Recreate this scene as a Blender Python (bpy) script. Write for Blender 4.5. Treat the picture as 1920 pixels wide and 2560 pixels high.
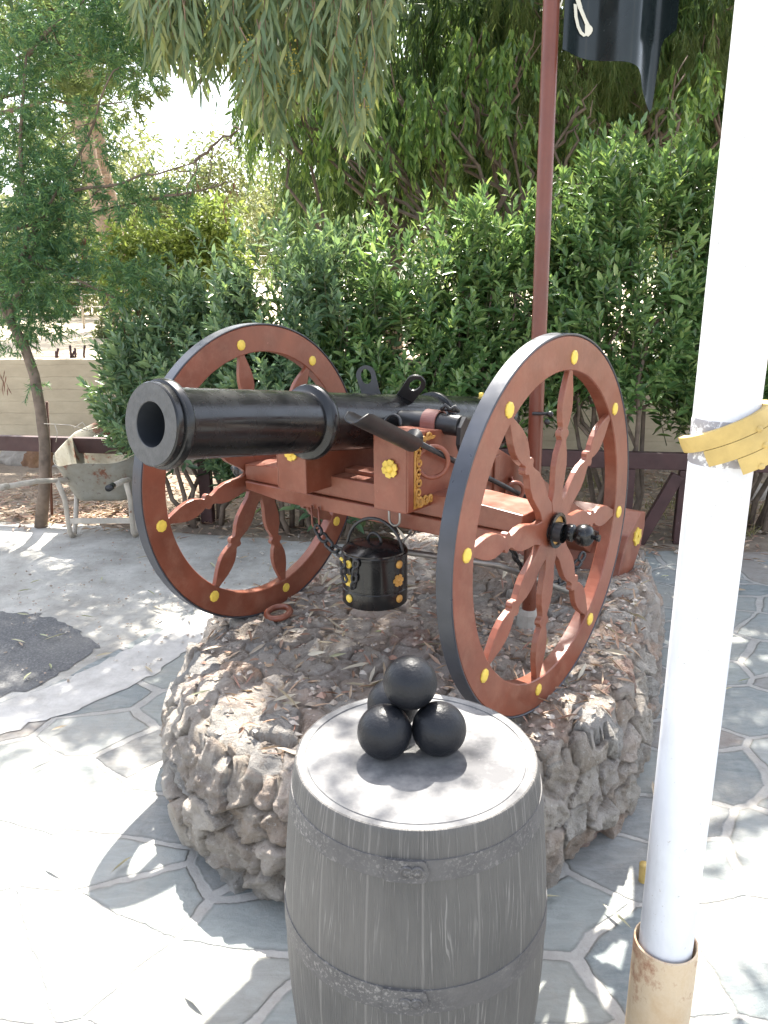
import bpy, bmesh, math, random
import numpy as np
from mathutils import Vector, Matrix, noise, kdtree
from mathutils.bvhtree import BVHTree
R = math.radians
PI = math.pi
for o in list(bpy.data.objects): bpy.data.objects.remove(o)
scene = bpy.context.scene
COL = scene.collection

# ------------------------------------------------------------------ camera
CH, PITCH, ROLL, FPX = 1.72, 15.925, -.0055, 1971.0
_p = R(PITCH)
FW = Vector((0, math.cos(_p), -math.sin(_p))); UP0 = Vector((0, math.sin(_p), math.cos(_p))); RT0 = Vector((1, 0, 0))
RT = RT0*math.cos(ROLL)+UP0*math.sin(ROLL); UP = UP0*math.cos(ROLL)-RT0*math.sin(ROLL)
CAMP = Vector((0, 0, CH))
cam = bpy.data.cameras.new('camera'); camo = bpy.data.objects.new('camera', cam); COL.objects.link(camo)
mw = Matrix.Identity(4)
for i in range(3):
    mw[i][0] = RT[i]; mw[i][1] = UP[i]; mw[i][2] = -FW[i]; mw[i][3] = CAMP[i]
camo.matrix_world = mw
cam.sensor_fit = 'VERTICAL'; cam.sensor_height = 36; cam.sensor_width = 27
cam.lens = 36*FPX/2560; cam.clip_start = .05; cam.clip_end = 1500
scene.camera = camo
# ------------------------------------------------------------------ light
SUN_EL, SUN_AZ = R(58), R(2)          # sun stands ahead of the camera (+Y), a hair to the right
world = bpy.data.worlds.new('World'); scene.world = world; world.use_nodes = True
wn = world.node_tree.nodes; wl = world.node_tree.links
sky = wn.new('ShaderNodeTexSky'); sky.sky_type = 'NISHITA'; sky.sun_disc = False
sky.sun_elevation = SUN_EL; sky.sun_rotation = SUN_AZ; sky.air_density = 1.0; sky.dust_density = 2.5; sky.ozone_density = 1.0
bg = wn['Background']; hsv = wn.new('ShaderNodeHueSaturation'); hsv.inputs['Saturation'].default_value = .5; wl.new(sky.outputs[0], hsv.inputs['Color']); wl.new(hsv.outputs[0], bg.inputs['Color']); bg.inputs['Strength'].default_value = .15
sund = bpy.data.lights.new('sun', 'SUN'); sund.energy = 5.0; sund.angle = R(.55); sund.color = (1, .95, .86)
suno = bpy.data.objects.new('sun', sund); COL.objects.link(suno)
SD = Vector((math.sin(SUN_AZ)*math.cos(SUN_EL), math.cos(SUN_AZ)*math.cos(SUN_EL), math.sin(SUN_EL)))
suno.rotation_euler = SD.to_track_quat('Z', 'Y').to_euler(); suno.location = SD*30
vs = scene.view_settings
vs.view_transform = 'Standard'; vs.look = 'None'; vs.exposure = 2.08; vs.gamma = 1; vs.use_curve_mapping = False
scene.render.engine = 'CYCLES'
scene.cycles.max_bounces = 7; scene.cycles.diffuse_bounces = 4; scene.cycles.transparent_max_bounces = 6
scene.cycles.sample_clamp_indirect = 6

# ------------------------------------------------------------------ tools
def at(px, py, Y):
    d = FW+RT*((px-960)/FPX)-UP*((py-1280)/FPX)
    return CAMP+d*(Y/d.y)
def dat(x, y, Y): return at(x*1.15732, y*1.15732, Y)
def datz(x, y, z):
    d = FW+RT*((x*1.15732-960)/FPX)-UP*((y*1.15732-1280)/FPX)
    return CAMP+d*((z-CH)/d.z)
class MB:
    def __init__(s): s.v = []; s.f = []; s.sm = []
    def add(s, vs_, fs, smooth=False, M=None):
        b = len(s.v)
        for v in vs_:
            v = Vector(v)
            s.v.append(tuple(M@v if M else v))
        for f in fs: s.f.append([b+i for i in f]); s.sm.append(smooth)
    def box(s, lo, hi, M=None, bev=.0):
        x0, y0, z0 = lo; x1, y1, z1 = hi
        b = min(bev, (x1-x0)*.45, (y1-y0)*.45, (z1-z0)*.45)
        if b <= 0:
            s.add([(x0,y0,z0),(x1,y0,z0),(x1,y1,z0),(x0,y1,z0),(x0,y0,z1),(x1,y0,z1),(x1,y1,z1),(x0,y1,z1)],
                  [(0,3,2,1),(4,5,6,7),(0,1,5,4),(1,2,6,5),(2,3,7,6),(3,0,4,7)], False, M); return
        bm = bmesh.new(); bmesh.ops.create_cube(bm, size=1)
        for v in bm.verts: v.co = Vector(((x0+x1)/2+v.co.x*(x1-x0), (y0+y1)/2+v.co.y*(y1-y0), (z0+z1)/2+v.co.z*(z1-z0)))
        bmesh.ops.bevel(bm, geom=bm.edges[:], offset=b, segments=2, affect='EDGES', profile=.6)
        bm.verts.index_update()
        s.add([v.co.copy() for v in bm.verts], [[v.index for v in f.verts] for f in bm.faces], False, M); bm.free()
    def lathe(s, prof, n=48, M=None, smooth=True, cap0=False, cap1=False):
        # prof: (r, z) along local z
        vs_ = []; fs = []
        for r, z in prof:
            for k in range(n):
                a = 2*PI*k/n; vs_.append((r*math.cos(a), r*math.sin(a), z))
        for i in range(len(prof)-1):
            for k in range(n):
                k2 = (k+1) % n
                fs.append((i*n+k, i*n+k2, (i+1)*n+k2, (i+1)*n+k))
        s.add(vs_, fs, smooth, M)
        if cap0: s.add([vs_[k] for k in range(n)], [list(range(n))[::-1]], False, M)
        if cap1: s.add([vs_[(len(prof)-1)*n+k] for k in range(n)], [list(range(n))], False, M)
    def tube(s, pts, rad, n=10, M=None, closed=False, caps=True):
        pts = [Vector(p) for p in pts]; m = len(pts)
        rads = rad if isinstance(rad, (list, tuple)) else [rad]*m
        vs_ = []; fs = []; prev = None
        for i in range(m):
            if closed: t = pts[(i+1) % m]-pts[i-1]
            else: t = pts[min(i+1, m-1)]-pts[max(i-1, 0)]
            if t.length < 1e-9: t = Vector((0, 0, 1))
            t.normalize()
            if prev is None:
                a = Vector((0, 0, 1)) if abs(t.z) < .9 else Vector((1, 0, 0)); prev = t.cross(a).normalized()
            prev = (prev-t*prev.dot(t)).normalized(); q = t.cross(prev)
            for k in range(n):
                a = 2*PI*k/n; vs_.append(pts[i]+(prev*math.cos(a)+q*math.sin(a))*rads[i])
        L = m if closed else m-1
        for i in range(L):
            for k in range(n):
                k2 = (k+1) % n; j = (i+1) % m
                fs.append((i*n+k, i*n+k2, j*n+k2, j*n+k))
        if caps and not closed:
            fs.append(list(range(n))[::-1]); fs.append([(m-1)*n+k for k in range(n)])
        s.add(vs_, fs, True, M)
    def prism(s, poly, h0, h1, M=None, ax='z'):
        # poly 2D list ccw; extruded between h0..h1
        n = len(poly)
        if ax == 'z': f = lambda p, h: (p[0], p[1], h)
        elif ax == 'x': f = lambda p, h: (h, p[0], p[1])
        else: f = lambda p, h: (p[0], h, p[1])
        s.add([f(p, h0) for p in poly]+[f(p, h1) for p in poly],
              [list(range(n))[::-1], [n+k for k in range(n)]]+[(k, (k+1) % n, n+(k+1) % n, n+k) for k in range(n)], False, M)
    def ring(s, r0, r1, h0, h1, n=72, M=None, bev=0):
        b = bev
        s.lathe([(r0, h0+b), (r0+b, h0), (r1-b, h0), (r1, h0+b), (r1, h1-b), (r1-b, h1), (r0+b, h1), (r0, h1-b), (r0, h0+b)] if b else
                [(r0, h0), (r1, h0), (r1, h1), (r0, h1), (r0, h0)], n, M, False)
    def sphere(s, c, r, n=24, sc=(1, 1, 1)):
        prof = [(max(1e-4, r*math.sin(PI*i/n)), -r*math.cos(PI*i/n)) for i in range(n+1)]
        s.lathe(prof, n*2, Matrix.Translation(c)@Matrix.Diagonal((*sc, 1)))
    def build(s, name, mat, parent=None, auto=None):
        me = bpy.data.meshes.new(name); me.from_pydata([tuple(v) for v in s.v], [], s.f)
        me.polygons.foreach_set('use_smooth', s.sm)
        me.materials.append(mat); me.update()
        bm = bmesh.new(); bm.from_mesh(me); bmesh.ops.recalc_face_normals(bm, faces=bm.faces); bm.to_mesh(me); bm.free()
        if auto: 
            me.polygons.foreach_set('use_smooth', [True]*len(me.polygons))
            me.set_sharp_from_angle(angle=R(auto))
        o = bpy.data.objects.new(name, me); COL.objects.link(o)
        if parent: o.parent = parent
        return o
def tag(o, label, cat=None, group=None, kind=None):
    if label: o['label'] = label
    if cat: o['category'] = cat
    if group: o['group'] = group
    if kind: o['kind'] = kind
    return o
def empty(name, loc, label, cat, group=None, rot=None):
    o = bpy.data.objects.new(name, None); o.empty_display_size = .1; COL.objects.link(o)
    o.location = loc
    if rot: o.rotation_euler = rot
    return tag(o, label, cat, group)
def structure(o): o['kind'] = 'structure'; return o

# ------------------------------------------------------------------ materials
class NT:
    def __init__(s, name):
        s.m = bpy.data.materials.new(name); s.m.use_nodes = True; s.t = s.m.node_tree; s.n = s.t.nodes; s.l = s.t.links
        s.b = s.n['Principled BSDF']; s.out = s.n['Material Output']
        s.tc = s.n.new('ShaderNodeTexCoord')
    def new(s, ty, **kw):
        n = s.n.new(ty)
        for k, v in kw.items():
            if k.startswith('i_'): n.inputs[k[2:].replace('_', ' ')].default_value = v
            else: setattr(n, k, v)
        return n
    def link(s, a, b): s.l.new(a, b)
    def mapping(s, scale=(1, 1, 1), src='Object', loc=(0, 0, 0), rot=(0, 0, 0)):
        m = s.new('ShaderNodeMapping'); m.inputs['Scale'].default_value = scale; m.inputs['Location'].default_value = loc; m.inputs['Rotation'].default_value = rot
        s.link(s.tc.outputs[src], m.inputs['Vector']); return m.outputs[0]
    def noise(s, scale, detail=5, rough=.55, vec=None, dist=0):
        n = s.new('ShaderNodeTexNoise'); n.inputs['Scale'].default_value = scale; n.inputs['Detail'].default_value = detail
        n.inputs['Roughness'].default_value = rough; n.inputs['Distortion'].default_value = dist
        s.link(vec if vec is not None else s.tc.outputs['Object'], n.inputs['Vector']); return n.outputs['Fac']
    def ramp(s, fac, stops, interp='LINEAR'):
        r = s.new('ShaderNodeValToRGB'); r.color_ramp.interpolation = interp
        e = r.color_ramp.elements
        while len(e) < len(stops): e.new(.5)
        for i, (p, c) in enumerate(stops):
            e[i].position = p; c = (c, c, c) if isinstance(c, (int, float)) else c; e[i].color = (*c, 1)
        s.link(fac, r.inputs[0]); return r.outputs[0]
    def mix(s, fac, a, b, mode='MIX'):
        m = s.new('ShaderNodeMix', data_type='RGBA', blend_type=mode)
        for sock, v in ((m.inputs[0], fac), (m.inputs[6], a), (m.inputs[7], b)):
            if isinstance(v, (int, float)): sock.default_value = v
            elif isinstance(v, tuple): sock.default_value = (*v, 1)
            else: s.link(v, sock)
        return m.outputs[2]
    def math(s, op, a, b=0, clamp=False):
        m = s.new('ShaderNodeMath', operation=op); m.use_clamp = clamp
        for i, v in enumerate((a, b)):
            if isinstance(v, (int, float)): m.inputs[i].default_value = v
            else: s.link(v, m.inputs[i])
        return m.outputs[0]
    def bump(s, h, strength=.4, dist=.01):
        b = s.new('ShaderNodeBump'); b.inputs['Strength'].default_value = strength; b.inputs['Distance'].default_value = dist
        s.link(h, b.inputs['Height']); s.link(b.outputs[0], s.b.inputs['Normal']); return b
    def set(s, **kw):
        for k, v in kw.items():
            sock = s.b.inputs[k.replace('_', ' ')]
            if isinstance(v, (int, float)): sock.default_value = v
            elif isinstance(v, tuple): sock.default_value = (*v, 1)
            else: s.link(v, sock)
def paint(name, col, rough=.4, var=.25, scale=6, metal=0, bump=.05, bs=60, chip=None, coat=0, spec=.5):
    n = NT(name)
    f = n.noise(scale, 6, .6)
    dark = tuple(c*(1-var) for c in col); light = tuple(min(1, c*(1+var*.8)+.004) for c in col)
    c = n.ramp(f, [(.3, dark), (.7, light)])
    if chip:
        g = n.noise(chip[1], 8, .7); m = n.ramp(g, [(chip[2], 0.), (chip[2]+.03, 1.)]); c = n.mix(m, c, chip[0])
    n.set(Base_Color=c, Metallic=metal)
    n.set(Roughness=n.ramp(n.noise(scale*2.2, 5), [(.25, max(.04, rough-.1)), (.75, min(1, rough+.12))]))
    n.b.inputs['Coat Weight'].default_value = coat; n.b.inputs['Specular IOR Level'].default_value = spec
    n.bump(n.noise(bs, 3), bump, .004)
    return n.m
RED = (.178, .050, .026)
M_red = paint('oxide_red_paint', RED, .38, .26, 5, bump=.10, bs=45, chip=((.36, .17, .12), 48, .69))
_t = M_red.node_tree; _b = _t.nodes['Principled BSDF']; _lnk = _b.inputs['Base Color'].links[0].from_socket
_nz = _t.nodes.new('ShaderNodeTexNoise'); _nz.inputs['Scale'].default_value = 11; _nz.inputs['Detail'].default_value = 9; _nz.inputs['Roughness'].default_value = .75
_t.links.new(_t.nodes['Texture Coordinate'].outputs['Object'], _nz.inputs['Vector'])
_rp = _t.nodes.new('ShaderNodeValToRGB'); _rp.color_ramp.elements[0].position = .46; _rp.color_ramp.elements[0].color = (0, 0, 0, 1); _rp.color_ramp.elements[1].position = .78; _rp.color_ramp.elements[1].color = (.55, .55, .55, 1)
_t.links.new(_nz.outputs['Fac'], _rp.inputs[0]); _mx = _t.nodes.new('ShaderNodeMix'); _mx.data_type = 'RGBA'
_t.links.new(_rp.outputs[0], _mx.inputs[0]); _t.links.new(_lnk, _mx.inputs[6]); _mx.inputs[7].default_value = (.30, .155, .10, 1); _t.links.new(_mx.outputs[2], _b.inputs['Base Color'])
M_black = paint('black_gloss_paint', (.0045, .0048, .0055), .24, .3, 7, bump=.04, bs=30, chip=((.07, .06, .05), 9, .68), coat=.1, spec=.4)
M_iron = paint('black_iron', (.017, .017, .018), .42, .4, 12, bump=.12, bs=90, chip=((.06, .035, .022), 30, .66))
M_tyre = paint('dark_blue_black_tyre', (.030, .034, .045), .34, .25, 8, bump=.05, bs=60, chip=((.16, .15, .14), 55, .7))
M_gold = paint('yellow_gold_paint', (.66, .47, .07), .45, .2, 30, bump=.2, bs=120)
M_darkgold = paint('tarnished_gold_paint', (.42, .22, .045), .5, .3, 40, bump=.2, bs=120)
M_bore = paint('bore_paint', (.02, .024, .03), .55, .2, 8)
M_muzzle = paint('muzzle_face_grey', (.06, .062, .063), .5, .25, 40, bump=.25, bs=160, chip=((.3, .3, .29), 55, .74))
M_steel = paint('bare_grey_steel', (.32, .31, .29), .4, .2, 20, metal=.7)
M_leather = paint('dull_rose_strap', (.21, .085, .068), .5, .15, 20)
M_ball = paint('cannonball_black', (.008, .009, .012), .40, .25, 9, bump=.3, bs=150, chip=((.12, .12, .12), 170, .72), spec=.3)
M_white = NT('white_enamel')
_n = M_white
_c = _n.ramp(_n.noise(4, 6, .6), [(.3, (.60, .61, .645)), (.7, (.70, .71, .73))])
_sm = _n.ramp(_n.noise(3, 8, .7, _n.mapping((2.2, 2.2, .6))), [(.48, 0.), (.68, .6)]); _c = _n.mix(_sm, _c, (.44, .43, .42))
_sp = _n.ramp(_n.noise(70, 5, .7), [(.655, 0.), (.68, .9)])
_n.set(Base_Color=_n.mix(_sp, _c, (.45, .42, .38)), Roughness=.32); _n.bump(_n.noise(14, 7, .65), .35, .005); M_white = _n.m
M_ochre = paint('ochre_yellow_wood', (.48, .34, .11), .55, .25, 12, bump=.3, bs=70, chip=((.5, .48, .42), 30, .69))
M_brownwood = paint('dark_red_brown_wood', (.055, .022, .020), .6, .3, 6, bump=.4, bs=30, chip=((.16, .12, .11), 14, .66))
M_bark = paint('grey_brown_bark', (.16, .12, .09), .9, .4, 14, bump=.9, bs=30)
M_stem = paint('green_stem', (.12, .13, .06), .7, .3, 20)
M_redpole = paint('red_brown_pole', (.125, .033, .017), .36, .2, 5, bump=.25, bs=35, chip=((.34, .20, .16), 38, .70))
M_cream = paint('cream_paint', (.62, .60, .50), .5, .08, 10)
M_twig = paint('pale_twig', (.22, .15, .10), .85, .3, 20)

def leafmat(name, cols, rough=.42, trans=.3, spec=.5):
    n = NT(name)
    g = n.new('ShaderNodeNewGeometry')
    st = [(i/(len(cols)-1) if len(cols) > 1 else 0, c) for i, c in enumerate(cols)]
    c = n.ramp(g.outputs['Random Per Island'], st)
    n.set(Base_Color=c, Roughness=rough); n.b.inputs['Specular IOR Level'].default_value = spec
    if trans > 0:
        t = n.new('ShaderNodeBsdfTranslucent')
        tc = n.mix(1.0, c, (1.0, 1.0, .45), 'MULTIPLY'); br = n.new('ShaderNodeBrightContrast')
        n.link(tc, br.inputs[0]); br.inputs[1].default_value = .04
        n.link(br.outputs[0], t.inputs[0])
        mx = n.new('ShaderNodeMixShader'); mx.inputs[0].default_value = trans
        n.link(n.b.outputs[0], mx.inputs[1]); n.link(t.outputs[0], mx.inputs[2]); n.link(mx.outputs[0], n.out.inputs[0])
    return n.m
L_shrub = leafmat('shrub_leaf', [(.06, .14, .045), (.11, .21, .07), (.18, .30, .10), (.32, .43, .16)], .28, .36, .8)
L_shrub2 = leafmat('shrub_leaf_blue', [(.07, .14, .07), (.13, .22, .12), (.20, .31, .17), (.32, .42, .20)], .28, .36, .8)
L_euc = leafmat('grey_green_gum_leaf', [(.11, .175, .09), (.16, .23, .12), (.22, .28, .14), (.32, .34, .13)], .42, .42)
L_canopy = leafmat('canopy_leaf', [(.06, .11, .05), (.10, .16, .08)], .5, .22)
L_weep = leafmat('weeping_leaf', [(.05, .11, .045), (.09, .17, .065), (.15, .25, .08), (.25, .36, .11)], .38, .42)
L_needle = leafmat('feathery_needle', [(.06, .14, .07), (.08, .185, .095), (.13, .25, .10), (.21, .34, .12)], .5, .42)
L_bright = leafmat('sunny_leaf', [(.10, .16, .025), (.16, .22, .035), (.20, .25, .05)], .5, .5)
L_dry = leafmat('dry_leaf', [(.22, .12, .08), (.34, .22, .15), (.42, .30, .20), (.30, .16, .12), (.50, .42, .30)], .6, .1)
L_pod = leafmat('red_pod', [(.14, .05, .03), (.22, .09, .06)], .5, .1)
L_flower = leafmat('yellow_bud', [(.35, .30, .05), (.45, .36, .06)], .6, .2)

# ------------------------------------------------------------------ leaves
def leaf_mesh(name, mat, P, D, U, L, W, parent=None, droop=.0, fold=.25, extra=None):
    """one folded pointed leaf per row: P base, D direction, U blade normal hint"""
    P = np.asarray(P, float); D = np.asarray(D, float); U = np.asarray(U, float); n = len(P)
    L = np.broadcast_to(np.asarray(L, float), (n,))[:, None]; W = np.broadcast_to(np.asarray(W, float), (n,))[:, None]
    D = D/np.linalg.norm(D, axis=1, keepdims=True)
    S = np.cross(D, U); S /= (np.linalg.norm(S, axis=1, keepdims=True)+1e-9)
    N = np.cross(S, D)
    up = N*W*fold
    tip = P+D*L; tip[:, 2:3] -= droop*L
    m1 = P+D*L*.35-N*W*.1; m2 = P+D*L*.7; m2[:, 2:3] -= droop*L*.35
    V = np.stack([P, m1+S*W*.5+up, m2+S*W*.36+up, tip, m2-S*W*.36+up, m1-S*W*.5+up], 1).reshape(-1, 3)
    F = np.array([[0, 1, 2, 3], [0, 3, 4, 5]])
    F = (F[None]+np.arange(n)[:, None, None]*6).reshape(-1, 4)
    me = bpy.data.meshes.new(name)
    me.vertices.add(len(V)); me.vertices.foreach_set('co', V.ravel())
    me.loops.add(F.size); me.loops.foreach_set('vertex_index', F.ravel().astype(np.int32))
    me.polygons.add(len(F)); me.polygons.foreach_set('loop_start', np.arange(0, F.size, 4, dtype=np.int32))
    me.materials.append(mat); me.update(calc_edges=True)
    o = bpy.data.objects.new(name, me); COL.objects.link(o)
    if parent: o.parent = parent
    return o
def rnd_unit(rng, n):
    v = rng.normal(size=(n, 3)); return v/np.linalg.norm(v, axis=1, keepdims=True)

# ================================================================== GROUND
def sheet(name, pts, z, mat, sub=0):
    me = bpy.data.meshes.new(name); me.from_pydata([(x, y, z) for x, y in pts], [], [list(range(len(pts)))])
    me.materials.append(mat); me.update(); o = bpy.data.objects.new(name, me); COL.objects.link(o); return structure(o)
def jag(pts, amp, step, seed):
    r = random.Random(seed); out = []
    for i in range(len(pts)):
        a = Vector(pts[i]); b = Vector(pts[(i+1) % len(pts)]); n = max(1, int((b-a).length/step))
        for k in range(n):
            p = a.lerp(b, k/n); out.append((p.x+r.uniform(-amp, amp), p.y+r.uniform(-amp, amp)))
    return out
n = NT('dirt')
c = n.ramp(n.noise(3, 8, .65), [(.3, (.16, .12, .09)), (.6, (.30, .24, .18)), (.8, (.40, .34, .27))])
n.set(Base_Color=c, Roughness=.95); n.bump(n.noise(25, 8, .7), .8, .02); M_dirt = n.m
n = NT('sandy_soil')
c = n.ramp(n.noise(1.2, 8, .65), [(.3, (.42, .34, .24)), (.7, (.60, .50, .38))])
n.set(Base_Color=c, Roughness=.95); n.bump(n.noise(12, 8, .7), .6, .03); M_sand = n.m
n = NT('pale_concrete')
c = n.ramp(n.noise(2.6, 9, .72), [(.32, (.24, .225, .20)), (.5, (.36, .345, .31)), (.68, (.50, .48, .44))])
sp = n.ramp(n.noise(38, 4, .6), [(.30, 1.), (.36, 0.)])
n.set(Base_Color=n.mix(sp, c, (.2, .19, .17)), Roughness=.9); n.bump(n.noise(30, 8, .75), .5, .012); M_conc = n.m
n = NT('worn_asphalt')
c = n.ramp(n.noise(90, 5, .7), [(.3, (.06, .06, .063)), (.55, (.12, .12, .12)), (.75, (.26, .255, .25))])
n.set(Base_Color=n.mix(n.ramp(n.noise(2, 6), [(.45, 0.), (.8, .5)]), c, (.24, .23, .21)), Roughness=.9); n.bump(n.noise(80, 5, .7), .7, .008); M_asph = n.m
# crazy paving : irregular slate pieces in pale mortar
n = NT('crazy_paving')
wv = n.new('ShaderNodeTexNoise'); wv.inputs['Scale'].default_value = 2.6; wv.inputs['Detail'].default_value = 5; n.link(n.tc.outputs['Object'], wv.inputs['Vector'])
vadd = n.new('ShaderNodeVectorMath', operation='MULTIPLY_ADD'); n.link(wv.outputs['Color'], vadd.inputs[0]); vadd.inputs[1].default_value = (.09, .09, 0); n.link(n.tc.outputs['Object'], vadd.inputs[2])
mp = n.new('ShaderNodeMapping'); mp.inputs['Scale'].default_value = (2.7, 3.5, 0); mp.inputs['Rotation'].default_value = (0, 0, .45); n.link(vadd.outputs[0], mp.inputs['Vector'])
ve = n.new('ShaderNodeTexVoronoi', feature='DISTANCE_TO_EDGE', voronoi_dimensions='2D'); ve.inputs['Scale'].default_value = 1; n.link(mp.outputs[0], ve.inputs['Vector'])
vc = n.new('ShaderNodeTexVoronoi', feature='F1', voronoi_dimensions='2D'); vc.inputs['Scale'].default_value = 1; n.link(mp.outputs[0], vc.inputs['Vector'])
edge = n.math('ADD', ve.outputs['Distance'], n.math('MULTIPLY', n.math('SUBTRACT', n.noise(16, 6, .65), .5), .05))
edge = n.math('ADD', edge, n.math('MULTIPLY', n.math('SUBTRACT', n.noise(1.6, 2, .5), .48), .16))
stone = n.ramp(edge, [(.040, 0.), (.056, 1.)])
sep = n.new('ShaderNodeSeparateColor'); n.link(vc.outputs['Color'], sep.inputs[0])
sc = n.ramp(sep.outputs[0], [(0, (.14, .165, .17)), (.3, (.20, .22, .215)), (.55, (.25, .265, .245)), (.72, (.235, .19, .16)), (.85, (.17, .185, .185)), (1, (.30, .31, .29))])
streak = n.noise(1, 9, .7, n.mapping((7, 20, 1), 'Object', rot=(0, 0, .5)), 1.5)
sc2 = n.mix(n.ramp(streak, [(.38, 0.), (.75, .5)]), sc, (.40, .42, .41))
mort = n.ramp(n.noise(9, 9, .75), [(.3, (.27, .26, .24)), (.7, (.44, .425, .40))])
rimd = n.ramp(edge, [(.056, 1.), (.085, 0.)]); sc2 = n.mix(n.math('MULTIPLY', rimd, .45), sc2, (.11, .11, .10))
dirt = n.ramp(n.noise(1.3, 10, .8), [(.48, 0.), (.70, .65)])
n.set(Base_Color=n.mix(dirt, n.mix(stone, mort, sc2), (.34, .31, .27)), Roughness=.72)
hh = n.math('ADD', n.math('MULTIPLY', stone, .6), n.math('MULTIPLY', n.noise(16, 10, .78), .9))
n.bump(hh, .8, .016); M_pave = n.m

def grid_sheet(name, x0, x1, y0, y1, nx, ny, zf, mat):
    vs_ = [(x0+(x1-x0)*i/nx, y0+(y1-y0)*j/ny, 0) for j in range(ny+1) for i in range(nx+1)]
    vs_ = [(x, y, zf(x, y)) for x, y, _ in vs_]
    fs = [(j*(nx+1)+i, j*(nx+1)+i+1, (j+1)*(nx+1)+i+1, (j+1)*(nx+1)+i) for j in range(ny) for i in range(nx)]
    me = bpy.data.meshes.new(name); me.from_pydata(vs_, [], fs); me.materials.append(mat)
    me.polygons.foreach_set('use_smooth', [True]*len(fs)); me.update()
    o = bpy.data.objects.new(name, me); COL.objects.link(o); return structure(o)
sheet('ground', [(-400, -400), (400, -400), (400, 400), (-400, 400)], -.006, M_dirt)
sheet('paving', jag([(-9, -7), (9, -7), (9, 4.7), (2.2, 5.0), (.4, 5.15), (-.55, 4.6), (-1.02, 4.15), (-1.30, 3.62), (-1.52, 3.18), (-1.78, 2.98), (-3.2, 2.1), (-9, .6)], .012, .1, 1), .003, M_pave)
sheet('path', jag([(-9, .3), (-3.0, 1.95), (-1.6, 2.95), (-1.0, 3.5), (-.4, 4.3), (.5, 5.0), (-.4, 5.25), (-1.5, 5.5), (-2.4, 5.75), (-9, 6.3)], .02, .12, 2), 0, M_conc)
sheet('asphalt', jag([(-9, 1.2), (-3.0, 2.42), (-2.1, 2.86), (-1.72, 3.05), (-1.53, 3.25), (-1.42, 3.60), (-1.66, 3.86), (-1.9, 4.02), (-2.3, 4.08), (-9, 4.6)], .022, .035, 3), .0035, M_asph)
# mortar lip that borders the paving
n = NT('mortar_lip')
n.set(Base_Color=n.ramp(n.noise(6, 8, .7), [(.3, (.33, .315, .29)), (.7, (.54, .52, .49))]), Roughness=.85); n.bump(n.noise(30, 8), .5, .01); M_mort = n.m
lipo = [(-3.0, 2.2), (-2.15, 2.72), (-1.72, 2.97), (-1.48, 3.2), (-1.30, 3.5), (-1.08, 3.95), (-.85, 4.3)]
lipi = [(-.72, 4.1), (-.9, 3.7), (-1.08, 3.3), (-1.3, 2.98), (-1.6, 2.76), (-2.15, 2.46), (-3.0, 1.95)]
sheet('kerb_strip', jag(lipo+lipi, 0.02, .045, 4), .0065, M_mort)
# sandy yard, one metre up behind the retaining wall
def yardz(x, y): return 1.0+.02*(y-8)+.04*noise.noise(Vector((x*.5, y*.5, 0)))
def wally(x): return 7.9-.065*(x-0)
yard = grid_sheet('terrain', -30, 30, 0, 40, 60, 50, lambda x, y: 0, M_sand)
for v in yard.data.vertices:
    x, t = v.co.x, v.co.y/40; y = wally(x)+.15+t*t*45; v.co.y = y; v.co.z = yardz(x, y)
# far hillside seen pale beyond the yard
n = NT('scrub_hill'); n.set(Base_Color=n.ramp(n.noise(.12, 8, .7), [(.35, (.10, .13, .08)), (.65, (.28, .26, .19))]), Roughness=1.); M_hill = n.m
hill = grid_sheet('hills', -220, 220, 110, 330, 60, 24, lambda x, y: -1+36*math.exp(-((y-240)/70)**2)*(.75+.35*noise.noise(Vector((x*.012, y*.012, 3)))), M_hill)

# ================================================================== RETAINING WALL
n = NT('board_marked_wall')
z = n.new('ShaderNodeSeparateXYZ'); n.link(n.tc.outputs['Object'], z.inputs[0])
w = n.math('PINGPONG', n.math('ADD', z.outputs[2], n.math('MULTIPLY', n.noise(3, 4), .03)), .062)
line = n.math('MULTIPLY', n.ramp(w, [(0.0, 1.), (.007, 0.)]), n.ramp(n.noise(5, 6, .7), [(.35, .1), (.65, 1.)]))
base = n.ramp(n.noise(1.5, 8, .7, n.mapping((1, 1, 2.5))), [(.3, (.40, .33, .23)), (.55, (.52, .44, .31)), (.75, (.60, .53, .40))])
n.set(Base_Color=n.mix(n.math('MULTIPLY', line, .5), base, (.24, .19, .13)), Roughness=.9)
n.bump(n.math('SUBTRACT', n.noise(20, 6), line), .5, .006); M_wall = n.m
mb = MB()
xs = [-14+28*i/56 for i in range(57)]
for k in range(56):
    a, b = xs[k], xs[k+1]
wl_pts = [(x, wally(x)) for x in xs]
poly = wl_pts+[(x, y+.2) for x, y in reversed(wl_pts)]
vtop = []
m = len(wl_pts)
vs_ = [(x, y, -.01) for x, y in wl_pts]+[(x, y, 1.03+.012*noise.noise(Vector((x*2, 0, 0)))) for x, y in wl_pts]+[(x, y+.2, 1.03) for x, y in wl_pts]+[(x, y+.2, -.01) for x, y in wl_pts]
fs = [(i, i+1, m+i+1, m+i) for i in range(m-1)]+[(m+i, m+i+1, 2*m+i+1, 2*m+i) for i in range(m-1)]+[(2*m+i, 2*m+i+1, 3*m+i+1, 3*m+i) for i in range(m-1)]
mb.add(vs_, fs); wall = mb.build('retaining_wall', M_wall); tag(wall, 'low cream board-marked concrete retaining wall behind the hedge', 'wall')
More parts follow.
